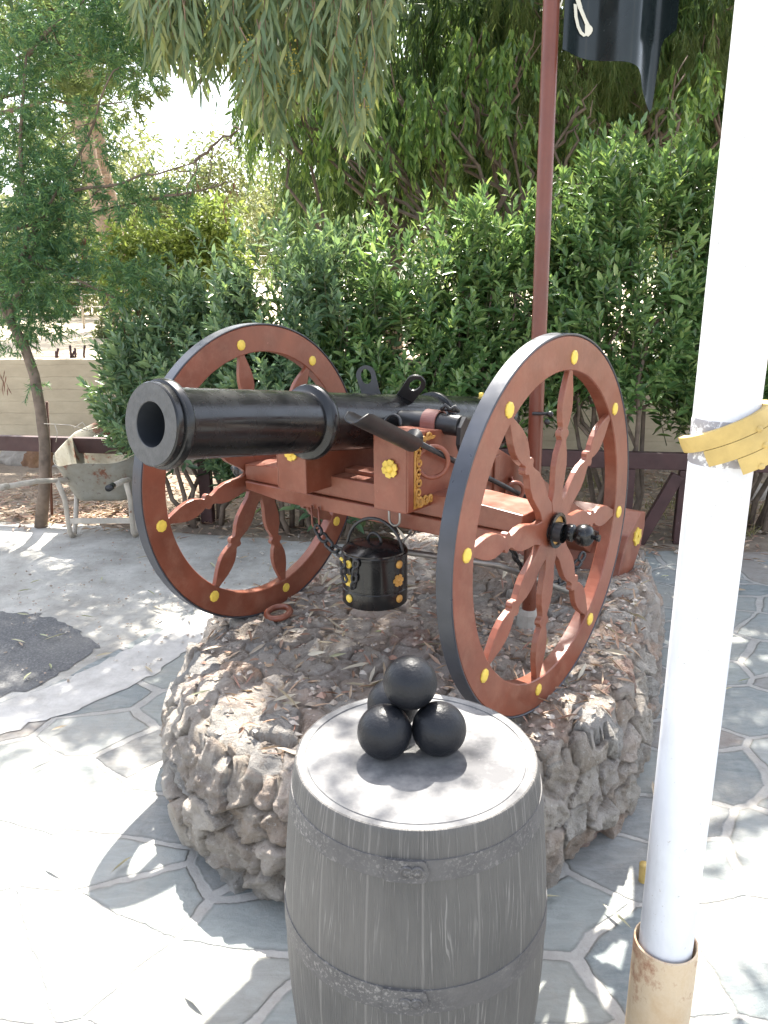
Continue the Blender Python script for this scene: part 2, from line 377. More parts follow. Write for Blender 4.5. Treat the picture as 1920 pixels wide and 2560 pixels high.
# rail fence ---------------------------------------------------------------
rail0 = Vector((-4.2, 6.22, 0)); rail1 = Vector((4.2, 4.86, 0)); rd = (rail1-rail0).normalized(); rn = Vector((-rd.y, rd.x, 0))
fence = empty('rail_fence', rail0, 'dark red-brown wooden rail fence running low along the dirt bed', 'fence')
inv = Matrix.Translation(-rail0)
def along(t0, t1, z0, z1, w, bev=.006):
    ax = math.atan2(rd.y, rd.x)
    mb = MB(); mb.box((t0, -w/2, z0), (t1, w/2, z1), Matrix.Rotation(ax, 4, 'Z'), bev); return mb
L = (rail1-rail0).length
for t0, t1 in ((0, 2.9), (2.905, 5.9), (5.905, L)):
    along(t0, t1, .52, .635, .06).build('rail', M_brownwood, fence)
for px in (2.9, 4.6, 5.95, 6.33, L-.3):
    along(px-.045, px+.045, 0, .518, .07).build('post', M_brownwood, fence)
mb = MB(); ax = math.atan2(rd.y, rd.x)
mb.box((0, -.03, 0), (.08, .03, .56), Matrix.Rotation(ax, 4, 'Z')@Matrix.Translation((6.0, -.06, 0))@Matrix.Rotation(R(24), 4, 'Y'), .005)
mb.build('brace', M_brownwood, fence)
# rocks at wall foot
def rock(name, c, r, seed, mat, label, sub=4, amp=.35):
    bm = bmesh.new(); bmesh.ops.create_icosphere(bm, subdivisions=sub, radius=1)
    off = Vector((seed*7.1, seed*3.3, 0))
    for v in bm.verts:
        q = v.co.copy(); d = 1+amp*noise.noise(q*1.1+off)+amp*.5*noise.noise(q*2.7+off)+.06*noise.noise(q*8+off)
        v.co = Vector((q.x*d*r[0], q.y*d*r[1], max(-.4, q.z*d)*r[2]))
    me = bpy.data.meshes.new(name); bm.to_mesh(me); bm.free(); me.materials.append(mat)
    me.polygons.foreach_set('use_smooth', [True]*len(me.polygons))
    o = bpy.data.objects.new(name, me); COL.objects.link(o); o.location = c; tag(o, label, 'rock'); return o
n = NT('field_rock')
n.set(Base_Color=n.ramp(n.noise(5, 8, .7), [(.3, (.22, .19, .16)), (.7, (.42, .38, .33))]), Roughness=.9); n.bump(n.noise(18, 8, .75), .8, .02); M_rock = n.m
n = NT('brown_rock')
n.set(Base_Color=n.ramp(n.noise(5, 8, .7), [(.3, (.14, .07, .04)), (.7, (.30, .17, .09))]), Roughness=.9); n.bump(n.noise(18, 8, .75), .8, .02); M_rock2 = n.m
rock('rock', datz(62, 995, .0), (.30, .2, .15), 1, M_rock, 'flat grey rock at the foot of the wall left of the thin tree')
rock('rock', datz(88, 1003, .0), (.17, .14, .18), 2, M_rock2, 'brown rock at the wall foot just behind the thin trunk')
rock('rock', datz(135, 1003, .0), (.12, .1, .09), 3, M_rock, 'small pale rock right of the thin trunk')
rock('rock', datz(1560, 1075, .0), (.34, .22, .16), 4, M_rock, 'low pale rock in the dirt bed on the far right')

# ================================================================== STONE PLATFORM
PC = Vector((.27, 3.0))
OUT = [(-.64, 3.30), (-.74, 2.85), (-.70, 2.45), (-.58, 2.15), (-.36, 1.95), (0, 1.87), (.36, 1.95), (.66, 2.18), (.90, 2.62), (1.08, 3.1), (1.28, 3.6), (1.32, 4.0), (.95, 4.35), (.35, 4.2), (-.25, 3.75)]
_ang = sorted([(math.atan2(y-PC.y, x-PC.x), math.hypot(x-PC.x, y-PC.y)) for x, y in OUT])
_A = np.array([a for a, r in _ang]); _Rr = np.array([r for a, r in _ang])
_A3 = np.concatenate([_A-2*PI, _A, _A+2*PI]); _R3 = np.concatenate([_Rr]*3)
_tab = np.interp(np.linspace(-PI, PI, 721), _A3, _R3)
_k = np.exp(-.5*(np.arange(-24, 25)/9.)**2); _k /= _k.sum()
_tab = np.convolve(np.concatenate([_tab[-25:-1], _tab, _tab[1:25]]), _k, 'valid')
_tab = _tab[:721]
def rim(a): return np.interp((a+PI) % (2*PI)-PI, np.linspace(-PI, PI, 721), _tab)
PTOP = .405
def platform():
    rng = np.random.default_rng(5)
    nt, ns_top, ns_side = 900, 190, 110
    th = np.linspace(-PI, PI, nt, endpoint=False)
    rr = rim(th)
    rows = []; nrm = []
    for i in range(ns_top+1):
        s = i/ns_top; f = 1-(1-s)**1.0
        t = max(0, (s-.90)/.10)
        zz = PTOP-.035*t*t
        r = rr*(s**.85*.985)
        P = np.stack([PC.x+r*np.cos(th), PC.y+r*np.sin(th), np.full(nt, zz)], 1); rows.append(P)
        tn = t*.6; nrm.append(np.stack([np.cos(th)*tn, np.sin(th)*tn, np.full(nt, 1.)], 1))
    for i in range(1, ns_side+1):
        s = i/ns_side; zz = (PTOP-.035)*(1-s)-.03
        bulge = .985+.035*math.sin(PI*min(1, s*1.1))+.03*s
        r = rr*bulge
        rows.append(np.stack([PC.x+r*np.cos(th), PC.y+r*np.sin(th), np.full(nt, zz)], 1))
        nz = .6*(1-s)**6; nrm.append(np.stack([np.cos(th), np.sin(th), np.full(nt, nz)], 1))
    P = np.concatenate(rows); N = np.concatenate(nrm); N /= np.linalg.norm(N, axis=1, keepdims=True)
    # rock seeds in a thick shell
    seeds = []
    for _ in range(900):
        a = rng.uniform(-PI, PI); z_ = rng.uniform(-.05, .40); r = rim(a)*rng.uniform(.99, 1.06)
        seeds.append((PC.x+r*math.cos(a), PC.y+r*math.sin(a), z_))
    for _ in range(520):
        a = rng.uniform(-PI, PI); r = rim(a)*math.sqrt(rng.uniform(0, 1)); seeds.append((PC.x+r*math.cos(a), PC.y+r*math.sin(a), PTOP+rng.uniform(-.03, .03)))
    # poisson thinning with random rock size
    keep = []; sz = []
    for s_ in seeds:
        side = s_[2] < PTOP-.05
        q = rng.uniform(.035, .14) if side else rng.uniform(.035, .13)
        if all((s_[0]-k[0])**2+(s_[1]-k[1])**2+(1.3*(s_[2]-k[2]))**2 > ((q+w_)*.62)**2 for k, w_ in zip(keep, sz)): keep.append(s_); sz.append(q)
    S = np.array(keep); kd = kdtree.KDTree(len(S))
    for i, s_ in enumerate(S): kd.insert((s_[0], s_[1], s_[2]*1.45), i)
    kd.balance()
    H = np.zeros(len(P)); T = np.zeros((len(P), 4))
    rh = rng.uniform(-.012, .03, len(S)); tilt = rnd_unit(rng, len(S))*.26; tint = rng.uniform(0, 1, len(S)); tint2 = rng.uniform(0, 1, len(S))
    nz = noise.noise
    for i in range(len(P)):
        p = Vector(P[i])
        wp = p+Vector((nz(p*9), nz(p*9+Vector((5, 1, 2))), nz(p*9+Vector((1, 7, 3)))))*.042+Vector((nz(p*26), nz(p*26+Vector((3, 1, 2))), nz(p*26+Vector((7, 7, 3)))))*.014
        wp.z *= 1.45; res = kd.find_n(wp, 2)
        f1, f2 = res[0][2], res[1][2]; k = res[0][1]
        gapw = .016+.030*max(0, nz(p*3.1+Vector((2, 4, 4)))+.35); e = max(0., min(1., (f2-f1)/gapw)); e = 1-(1-e)**2.
        side = max(0., min(1., (PTOP+.01-p.z)/.05)); flat = .42+.58*side
        fr = nz(p*22)*.5+nz(p*47)*.45+nz(p*95)*.4
        big = nz(p*6+Vector((9, 9, 9)))
        d = p-S_[k] if False else Vector((p.x-S[k][0], p.y-S[k][1], p.z-S[k][2]))
        rid = abs(nz(p*13+Vector((3*k, 0, 0)))); rid2 = abs(nz(p*34+Vector((0, 3*k, 0)))); pit = max(0., nz(p*19+Vector((8, 2, k)))-.25)
        h = e*(.026+rh[k]+d.dot(Vector(tilt[k])))*flat + fr*.012*(.35+.65*e)*(.6+.6*side) - rid*.030*side*e - rid2*.012*(.5+.5*side) - pit*.035*e + big*.020 + abs(nz(p*9+Vector((k, k, 0))))*.026*side*e
        h = max(-.03, min(.062, h)); H[i] = h; 
        T[i] = (tint[k], e, tint2[k], side)
    V = P+N*H[:, None]
    F = []
    nr = len(rows)
    idx = np.arange(nt); nx_ = (idx+1) % nt
    for i in range(nr-1):
        F.append(np.stack([i*nt+idx, (i+1)*nt+idx, (i+1)*nt+nx_, i*nt+nx_], 1))
    F = np.concatenate(F)
    me = bpy.data.meshes.new('stone_platform')
    me.vertices.add(len(V)); me.vertices.foreach_set('co', V.ravel())
    me.loops.add(F.size); me.loops.foreach_set('vertex_index', F.ravel().astype(np.int32))
    me.polygons.add(len(F)); me.polygons.foreach_set('loop_start', np.arange(0, F.size, 4, dtype=np.int32))
    me.update(calc_edges=True)
    me.polygons.foreach_set('use_smooth', np.ones(len(F), dtype=bool))
    at_ = me.color_attributes.new('tint', 'FLOAT_COLOR', 'POINT'); at_.data.foreach_set('color', T.astype(np.float32).ravel())
    me.update(); return me
S_ = None
me = platform()
n = NT('rough_masonry')
a = n.new('ShaderNodeVertexColor', layer_name='tint'); sp = n.new('ShaderNodeSeparateColor'); n.link(a.outputs[0], sp.inputs[0])
rc = n.ramp(sp.outputs[0], [(0, (.20, .15, .115)), (.2, (.43, .375, .31)), (.38, (.25, .24, .225)), (.5, (.46, .36, .29)), (.65, (.38, .34, .29)), (.78, (.33, .26, .20)), (.90, (.42, .26, .17)), (.95, (.27, .13, .085)), (1, (.46, .42, .37))])
f = n.noise(11, 9, .72)
rc = n.mix(n.ramp(f, [(.35, 0.), (.72, .8)]), rc, (.56, .52, .475))
rc = n.mix(n.ramp(n.noise(24, 9, .78), [(.54, 0.), (.68, .7)]), rc, (.15, .11, .085))
rc = n.mix(n.ramp(n.noise(7, 6, .6, None, .6), [(.58, 0.), (.75, .4)]), rc, (.34, .21, .13))
rc = n.mix(n.ramp(n.noise(70, 4, .6), [(.63, 0.), (.70, .7)]), rc, (.62, .60, .57))
mo = n.ramp(n.noise(25, 8, .7), [(.3, (.20, .155, .12)), (.7, (.40, .34, .28))])
n.set(Base_Color=n.mix(n.ramp(sp.outputs[1], [(.15, 0.), (.6, 1.)]), mo, rc), Roughness=.85)
n.bump(n.math('ADD', n.noise(45, 10, .8), n.math('MULTIPLY', n.noise(150, 4, .6), .5)), 1., .03); M_mason = n.m
me.materials.append(M_mason)
plat = bpy.data.objects.new('stone_platform', me); COL.objects.link(plat)
tag(plat, 'low rounded platform of rough brown and grey field stones under the cannon', 'platform')
BV = BVHTree.FromPolygons([v.co.copy() for v in me.vertices], [tuple(p.vertices) for p in me.polygons])
def ground_h(x, y):
    h = BV.ray_cast(Vector((x, y, 2)), Vector((0, 0, -1)))
    return (h[0], h[1]) if h[0] is not None else (Vector((x, y, .013)), Vector((0, 0, 1)))

# ================================================================== CANNON
YAW = -.6558
O = Vector((.0012, 2.716, 0))
CM = Matrix.Translation(O)@Matrix.Rotation(YAW, 4, 'Z')
def Wd(x, y, z): return CM@Vector((x, y, z))
cannon = empty('cannon', O, 'black field cannon on a red-brown two-wheeled carriage with yellow bosses', 'cannon', rot=(0, 0, YAW))
# --- gun barrel: lathe along local axis from muzzle (-y, up) to breech
SL = -.125
axd = Vector((0, 1, SL)).normalized()
def axis_M(y0):   # local z runs along the barrel towards the breech
    o_ = Vector((0, y0, 1.273+SL*y0)); zz = axd; xx = Vector((1, 0, 0)); yy = zz.cross(xx)
    M = Matrix.Identity(4)
    for i in range(3): M[i][0] = xx[i]; M[i][1] = yy[i]; M[i][2] = zz[i]; M[i][3] = o_[i]
    return M
MA = axis_M(-.958)
mb = MB()
mb.lathe([(.104, .0), (.107, .004), (.1075, .020), (.1065, .023), (.1125, .025), (.1155, .032), (.1155, .046), (.112, .051), (.104, .053), (.1005, .060), (.0955, .064), (.094, .075),
          (.0938, .55), (.0935, .560), (.100, .566), (.1125, .570), (.1165, .577), (.1165, .590), (.1125, .598), (.099, .601), (.0935, .606), (.093, .64), (.0925, 1.2), (.093, 1.72),
          (.106, 1.725), (.108, 1.735), (.108, 1.76), (.10, 1.775), (.07, 1.80), (.03, 1.815), (.022, 1.84), (.036, 1.86), (.042, 1.885), (.034, 1.91), (.001, 1.922)], 96, MA)
gun = mb.build('gun_barrel', M_black, cannon, auto=32)
mb = MB(); mb.lathe([(.1035, -.0005), (.0585, -.0005), (.057, .002)], 96, MA, False); mb.build('muzzle_face', M_muzzle, gun)
mb = MB(); mb.lathe([(.057, .0015), (.0566, .03), (.0564, .55), (.001, .551)], 64, MA); mb.build('bore', M_bore, gun)
mb = MB(); MR = axis_M(.30); mb.lathe([(.093, -.014), (.1045, -.012), (.107, -.006), (.107, .006), (.1045, .012), (.093, .014)], 80, MR); mb.build('reinforce_band', M_black, gun, auto=30)
mb = MB(); mb.lathe([(.0001, 0), (.009, .0), (.0095, .002), (.0095, .028), (.008, .030), (.0001, .030)], 20, Matrix.Translation((0, .655, 1.265+SL*.655+.089))); mb.build('vent_pin', M_gold, gun)
mb = MB(); mb.sphere((0, -.84, 1.265+SL*-.84+.092), .016, 12, (1, 1.3, .7)); mb.build('front_sight', M_iron, gun)
# lifting lugs
def lug(x, y, roll, yawr):
    n_ = 22; outl = []
    hgt, rad = .078, .034
    outl = [(-.030, -.012), (-.027, .0)]+[(-rad*math.cos(PI*k/n_), hgt+rad*math.sin(PI*k/n_)) for k in range(n_+1)]+[(.034, .02), (.040, -.012)]
    hole = [(.0175*math.cos(2*PI*k/24), hgt-.004+.026*math.sin(2*PI*k/24)) for k in range(24)]
    bm = bmesh.new()
    vo = [bm.verts.new((a, 0, b)) for a, b in outl]; vh = [bm.verts.new((a, 0, b)) for a, b in hole]
    eo = [bm.edges.new((vo[i], vo[(i+1) % len(vo)])) for i in range(len(vo))]; eh = [bm.edges.new((vh[i], vh[(i+1) % 24])) for i in range(24)]
    bmesh.ops.triangle_fill(bm, edges=eo+eh, use_beauty=True)
    r = bmesh.ops.extrude_face_region(bm, geom=bm.faces[:]); vv = [e for e in r['geom'] if isinstance(e, bmesh.types.BMVert)]
    bmesh.ops.translate(bm, verts=vv, vec=(0, .010, 0)); bmesh.ops.recalc_face_normals(bm, faces=bm.faces)
    M = Matrix.Translation((x, y, 1.265+SL*y+.086))@Matrix.Rotation(R(roll), 4, 'Y')@Matrix.Rotation(R(yawr), 4, 'Z')
    for v in bm.verts: v.co = M@v.co
    me = bpy.data.meshes.new('lifting_lug'); bm.to_mesh(me); bm.free(); me.materials.append(M_iron)
    o = bpy.data.objects.new('lifting_lug', me); COL.objects.link(o); o.parent = gun
lug(.034, .065, 44, 38); lug(-.040, -.02, -16, 38)
# trunnions with cap squares
for s in (-1, 1):
    mb = MB(); Mx = Matrix.Translation((0, -.012, 1.290))@Matrix.Rotation(s*PI/2, 4, 'Y')
    mb.lathe([(.030, .085), (.034, .14), (.034, .315), (.031, .322), (.001, .324)], 32, Mx); mb.build('trunnion', M_iron, gun, auto=40)
    mb = MB(); 
    arc = [(.0385*math.cos(PI*k/20), .0385*math.sin(PI*k/20)) for k in range(21)]; arc = [(a, b) for a, b in arc]
    outer = [(.075, -.034), (.075, -.028), (.044, -.026)]+[(.0435*math.cos(PI*k/20), .0435*math.sin(PI*k/20)) for k in range(1, 20)]+[(-.044, -.026), (-.075, -.028), (-.075, -.034)]
    inner = [(-.038, -.034)]+[(-a, b) for a, b in arc[1:-1]]+[(.038, -.034)]
    mb.prism(outer+inner, .19*s, .245*s, Matrix.Translation((0, -.012, 1.290)), 'x'); mb.build('cap_square', M_leather, cannon)
    mb = MB(); mb.tube([(s*.25, -.02, 1.335), (s*.262, -.015, 1.352), (s*.275, -.005, 1.338), (s*.29, 0, 1.348), (s*.30, .005, 1.33)], .007, 8); mb.tube([(s*.235, .0, 1.336), (s*.30, .01, 1.333)], .006, 8); mb.build('cap_pin', M_iron, cannon)
# keyed plate hanging from the right trunnion
mb = MB(); mb.prism([(-.03, 0), (-.034, -.055), (-.018, -.085), (.006, -.09), (.02, -.06), (.03, .01), (.0, .03)], .325, .34, Matrix.Translation((0, -.012, 1.290)), 'x'); mb.build('trunnion_plate', M_iron, cannon)
# --- carriage cheeks
CH_P = [(-.235, 1.035), (-.10, 1.035), (.15, .955), (.42, .93), (.85, .74), (1.32, .46), (1.44, .46), (1.46, .58), (1.30, .66), (.9, .86), (.62, 1.02), (.45, 1.10), (.30, 1.17), (.22, 1.235), (.12, 1.262), (-.13, 1.285), (-.235, 1.30)]
for s in (-1, 1):
    mb = MB(); x0, x1 = (.137, .268) if s > 0 else (-.29, -.157)
    mb.prism(CH_P, x0, x1, None, 'x'); ck = mb.build('cheek', M_red, cannon)
    bv = ck.modifiers.new('bevel', 'BEVEL'); bv.width = .004; bv.segments = 2; bv.limit_method = 'ANGLE'
    xo = x1 if s > 0 else x0
    # raised vertical battens on the outer face
    mb = MB()
    for ya, yb in ((-.234, -.205),):
        mb.box((min(xo, xo+s*.006), ya, 1.042), (max(xo, xo+s*.006), yb, 1.285), None, .002)
    mb.build('batten', M_red, ck); mb = MB()
    mb.box((min(xo, xo+s*.008), .30, .97), (max(xo, xo+s*.008), .335, 1.13), None, .003)
    mb.build('batten', M_red, ck)
    # six-petal flower on the front end
    mb = MB(); fc = Vector(((x0+x1)/2+.004, -.240, 1.175))
    for k in range(6):
        a = k*PI/3+.2; q = Matrix.Translation(fc)@Matrix.Rotation(a, 4, 'Y')
        mb.prism([(-.006, .004), (-.013, .020), (-.008, .029), (.008, .029), (.013, .020), (.006, .004)], -.004, .002, q, 'y')
    mb.lathe([(.0135, 0), (.0125, .004), (.008, .008), (.0001, .010)], 16, Matrix.Translation(fc+Vector((0, -.003, 0)))@Matrix.Rotation(PI/2, 4, 'X')); mb.build('flower_boss', M_gold, ck)
    if s > 0:   # carved gilt scroll up the front edge of the outer face
        mb = MB(); X = xo+.006
        def curl(cy, cz, r, turns, a0, dr, w=.0042):
            pts = []
            for k in range(int(18*turns)+1):
                a = a0+2*PI*k/18*(1 if dr > 0 else -1); rr_ = r*(1-.72*k/(18*turns)); pts.append((X, cy+rr_*math.cos(a), cz+rr_*math.sin(a)))
            mb.tube(pts, w, 7)
        mb.tube([(X, -.20, 1.05), (X, -.20, 1.27)], .004, 6)
        mb.prism([(-.203, 1.045), (-.148, 1.045), (-.150, 1.06), (-.175, 1.085), (-.186, 1.12), (-.190, 1.25), (-.203, 1.27)], xo-.002, xo+.004, None, 'x')
        for i, zc in enumerate((1.095, 1.128, 1.160, 1.192, 1.222, 1.252)):
            curl(-.180+.004*(i % 2), zc, .017, 1.25, PI/2 if i % 2 else -PI/2, 1 if i % 2 else -1)
        for i, yc in enumerate((-.170, -.140, -.112)): curl(yc, 1.066, .020-.003*i, 1.3, 0, -1, .005)
        for i in range(4): mb.tube([(X, -.198+.012*i, 1.05), (X, -.190+.010*i, 1.085-.006*i)], .003, 6)
        curl(-.155, 1.262, .014, 1.1, PI, 1); curl(-.125, 1.266, .014, 1.2, 0, 1); curl(-.150, 1.24, .012, 1.2, 0, -1)
        mb.prism([(-.205, 1.272), (-.09, 1.266), (-.10, 1.258), (-.20, 1.258)], xo-.001, xo+.010, None, 'x')
        mb.build('gilt_scroll', M_darkgold, ck)
# floor board and cross pieces between cheeks
mb = MB(); mb.box((-.158, -.10, 1.018), (.138, .5, 1.035), None, .002); mb.box((-.158, -.03, 1.034), (.138, .04, 1.09), None, .004); mb.box((-.157, .75, .80), (.137, .83, .88), None, .004); mb.build('bed_plank', M_red, cannon)
# axle beam, two courses
mb = MB(); poly = [(-.60, 1.00), (-.605, 1.06), (-.4, 1.075), (.4, 1.075), (.605, 1.06), (.60, 1.00)]
mb.prism(poly, -.105, .06, None, 'y'); ab = mb.build('axle_beam', M_red, cannon); b_ = ab.modifiers.new('bevel', 'BEVEL'); b_.width = .004; b_.segments = 2
mb = MB(); poly = [(-.585, .965), (-.592, .998), (.592, .998), (.585, .965), (.40, .945), (-.40, .945)]
mb.prism(poly, -.120, .075, None, 'y'); ab2 = mb.build('axle_beam', M_red, cannon); b_ = ab2.modifiers.new('bevel', 'BEVEL'); b_.width = .004; b_.segments = 2
mb = MB()
mb.lathe([(.030, -.70), (.030, .70)], 28, Matrix.Translation((0, -.02, 1))@Matrix.Rotation(PI/2, 4, 'Y'))
mb.build('axle', M_iron, cannon)
# --- wheels (outer face at local x = 0, wheel runs to x = -.05)
def wheel(cx, phase, flip):
    Mw = Matrix.Translation((cx, 0, 1.0))
    toX = Matrix.Rotation(PI/2, 4, 'Y')   # local z -> x
    mb = MB()
    mb.ring(.483, .583, -.046, 0, 120, Mw@toX, .003)
    prof = [(.02, .012), (.088, .0372), (.108, .033), (.125, .0315), (.16, .036), (.20, .039), (.235, .033), (.262, .021), (.276, .017), (.283, .021), (.288, .029), (.297, .030), (.305, .026), (.309, .018), (.316, .018), (.330, .026), (.36, .035), (.39, .036), (.42, .031), (.455, .020), (.478, .0125), (.492, .012)]
    for k in range(8):
        a = phase+k*PI/4
        pl = [(w_, r) for r, w_ in prof]+[(-w_, r) for r, w_ in reversed(prof)]
        pl = [(-x, z_) for x, z_ in pl]
        mb.prism(pl, -.022-.0007*k, -.0035-.0002*k, Mw@Matrix.Rotation(-a, 4, 'X'), 'x')
    mb.lathe([(.001, -.036), (.078, -.036), (.086, -.030), (.086, -.012), (.082, -.0075), (.001, -.0075)], 64, Mw@toX, False)
    wo = mb.build('wheel', M_red, cannon)
    bv = wo.modifiers.new('bevel', 'BEVEL'); bv.width = .0022; bv.segments = 2; bv.limit_method = 'ANGLE'; bv.angle_limit = R(50)
    mb = MB(); mb.ring(.5832, .590, -.0475, .0015, 140, Mw@toX, .002); mb.build('tyre', M_tyre, wo, auto=30)
    for k in range(8):
        a = phase+k*PI/4
        c_ = Vector((cx, math.sin(a)*.5215, 1+math.cos(a)*.5215))
        rr_ = random.Random(k+int(cx*50))
        for sd in ((1, 0.0),) if not flip else ((1, 0.0),):
            mb = MB(); pr = [(.022, 0), (.0215, .003), (.016, .0055), (.0001, .0065)]
            mb.lathe(pr, 9, Matrix.Translation(c_)@toX@Matrix.Rotation(rr_.uniform(0, 1), 4, 'Z')@Matrix.Scale(rr_.uniform(.88, 1.06), 4), False)
            mb.build('boss', M_gold, wo)
    return wo
wr = wheel(.6625, .117, False)
wl_ = wheel(-.6025-.0, -.1752, True)
# hubs
for s, cx in ((1, .6625), (-1, -.652)):
    Mh = Matrix.Translation((cx, 0, 1))@Matrix.Rotation(s*PI/2, 4, 'Y')
    mb = MB(); mb.lathe([(.052, 0.0), (.056, .006), (.056, .010), (.046, .012), (.045, .004), (.044, .003)], 40, Mh); mb.lathe([(.027, .004), (.027, .026), (.024, .030), (.024, .036), (.027, .040), (.027, .058), (.022, .062), (.020, .066), (.030, .074), (.034, .088), (.034, .098), (.029, .112), (.018, .120), (.008, .123), (.008, .130), (.011, .134), (.011, .142), (.0001, .145)], 36, Mh)
    hb = mb.build('hub_cap', M_black, cannon, auto=45)
    mb = MB(); mb.lathe([(.0455, .0042), (.026, .0055)], 40, Mh); mb.build('hub_disc', M_darkgold, hb)
# side rings holding the ladle
def torus(mb, c, r, w, M=None, n=36):
    mb.tube([Vector(c)+Vector((0, r*math.cos(2*PI*k/n), r*math.sin(2*PI*k/n))) for k in range(n)], w, 10, M, closed=True)
for (cx, cy, cz, rr_, yr) in ((.298, -.135, 1.190, .050, 38), (.305, .40, .985, .034, 40)):
    mb = MB(); M_ = Matrix.Translation((cx, cy, cz))@Matrix.Rotation(R(-yr), 4, 'Z'); torus(mb, (0, 0, 0), rr_, .0075, M_); 
    mb.tube([(.262, cy+.03, cz+.03), (.282, cy+.02, cz+.045), (.292, cy+.012, cz+rr_-.006)], .007, 8); mb.build('side_ring', M_red, cannon)
# hook staples under beam
mb = MB(); hx, hy = .165, -.16
mb.tube([(hx-.022, hy, 1.04), (hx-.022, hy, .985)]+[(hx-.022*math.cos(PI*k/10), hy, .985-.022*math.sin(PI*k/10)) for k in range(1, 10)]+[(hx+.022, hy, .985), (hx+.022, hy, 1.04)], .0042, 8); mb.build('hook', M_steel, cannon)
mb = MB(); hx, hy = -.215, -.13
mb.tube([(hx-.017, hy, .96), (hx-.017, hy, .90)]+[(hx-.017*math.cos(PI*k/10), hy, .895-.017*math.sin(PI*k/10)) for k in range(1, 10)]+[(hx+.017, hy, .90), (hx+.017, hy, .96)], .004, 8); mb.build('hook', M_red, cannon)
# chains
def chain(pts, link=.046, w=.0042, name='chain', mat=M_iron, parent=cannon, loc=None):
    pts = [Vector(p) for p in pts]
    # dense polyline
    seg = []; 
    for i in range(len(pts)-1):
        for k in range(40): seg.append(pts[i].lerp(pts[i+1], k/40))
    seg.append(pts[-1]); mb = MB(); step = link*.74; acc = 0; cur = seg[0]; i = 0; nlink = 0; last = seg[0]
    for q in seg[1:]:
        if (q-last).length >= step:
            t = (q-last).normalized(); mid = (q+last)/2
            a = Vector((0, 0, 1)) if abs(t.z) < .9 else Vector((1, 0, 0)); s1 = t.cross(a).normalized(); s2 = t.cross(s1)
            s_ = s1 if nlink % 2 else s2
            s_ = (s_+(s2 if nlink % 2 else s1)*.35).normalized()
            hl, hw = link/2-w, link*.23; P_ = []
            for k in range(8): a_ = -PI/2+PI*k/7; P_.append(mid+t*(hl-hw+hw*math.cos(a_))+s_*hw*math.sin(a_))
            for k in range(8): a_ = PI/2+PI*k/7; P_.append(mid+t*(-hl+hw+hw*math.cos(a_))+s_*hw*math.sin(a_))
            mb.tube(P_, w, 7, None, closed=True); nlink += 1; last = q
    o = mb.build(name, mat, parent); return o
def sag(a, b, d, n_=8):
    a, b = Vector(a), Vector(b); return [a.lerp(b, k/n_)-Vector((0, 0, 4*d*(k/n_)*(1-k/n_))) for k in range(n_+1)]
chain(sag((-.215, -.13, .885), (.035, -.22, .855), .035), .056, .006)
chain(sag((.21, .02, .95), (.30, -.02, .93), .0)+[], .05, .0045)
chain([(.335, .03, 1.27), (.335, .05, 1.2), (.325, .06, 1.10)], .03, .005)
chain(sag((.25, .35, .93), (.35, 1.0, .60), .24, 12), .055, .0065)
chain(sag((.10, .15, .93), (-.05, -.02, .74), .02), .05, .004, mat=M_steel)
# grey drag pole under the carriage
mb = MB(); mb.tube([(-.08, .0, .80), (.22, .45, .66), (.42, .85, .44)], .012, 10); mb.build('drag_pole', M_steel, cannon)
# --- trail end block, planter-like transverse stern
ST = [(1.22, .40), (1.255, .50), (1.31, .60), (1.46, .685), (1.52, .67), (1.525, .60), (1.49, .50), (1.40, .40)]
mb = MB(); mb.prism(ST, -.40, .425, None, 'x'); tb = mb.build('trail_block', M_red, cannon); b_ = tb.modifiers.new('bevel', 'BEVEL'); b_.width = .006; b_.segments = 2
mb = MB()
for k in range(7):
    a = k*2*PI/7; q = Matrix.Translation((.428, 1.42, .57))@Matrix.Rotation(a, 4, 'X')
    mb.prism([(-.008, .006), (-.017, .032), (0, .046), (.017, .032), (.008, .006)], -.003, .004+.0004*k, q, 'x')
mb.build('flower_boss', M_gold, tb)
for p_ in ((.37, 1.235, .515), (.02, 1.29, .63), (-.3, 1.235, .515)):
    mb = MB(); mb.lathe([(.030, 0), (.029, .006), (.020, .016), (.010, .022), (.0001, .024)], 20, Matrix.Translation(p_)@Matrix.Rotation(R(75), 4, 'X')); mb.build('boss', M_gold, tb)
mb = MB(); mb.sphere((.05, 1.42, .74), .03, 14); mb.tube([(.05, 1.42, .66), (.05, 1.42, .72)], .01, 8); mb.build('trail_knob', M_black, cannon)

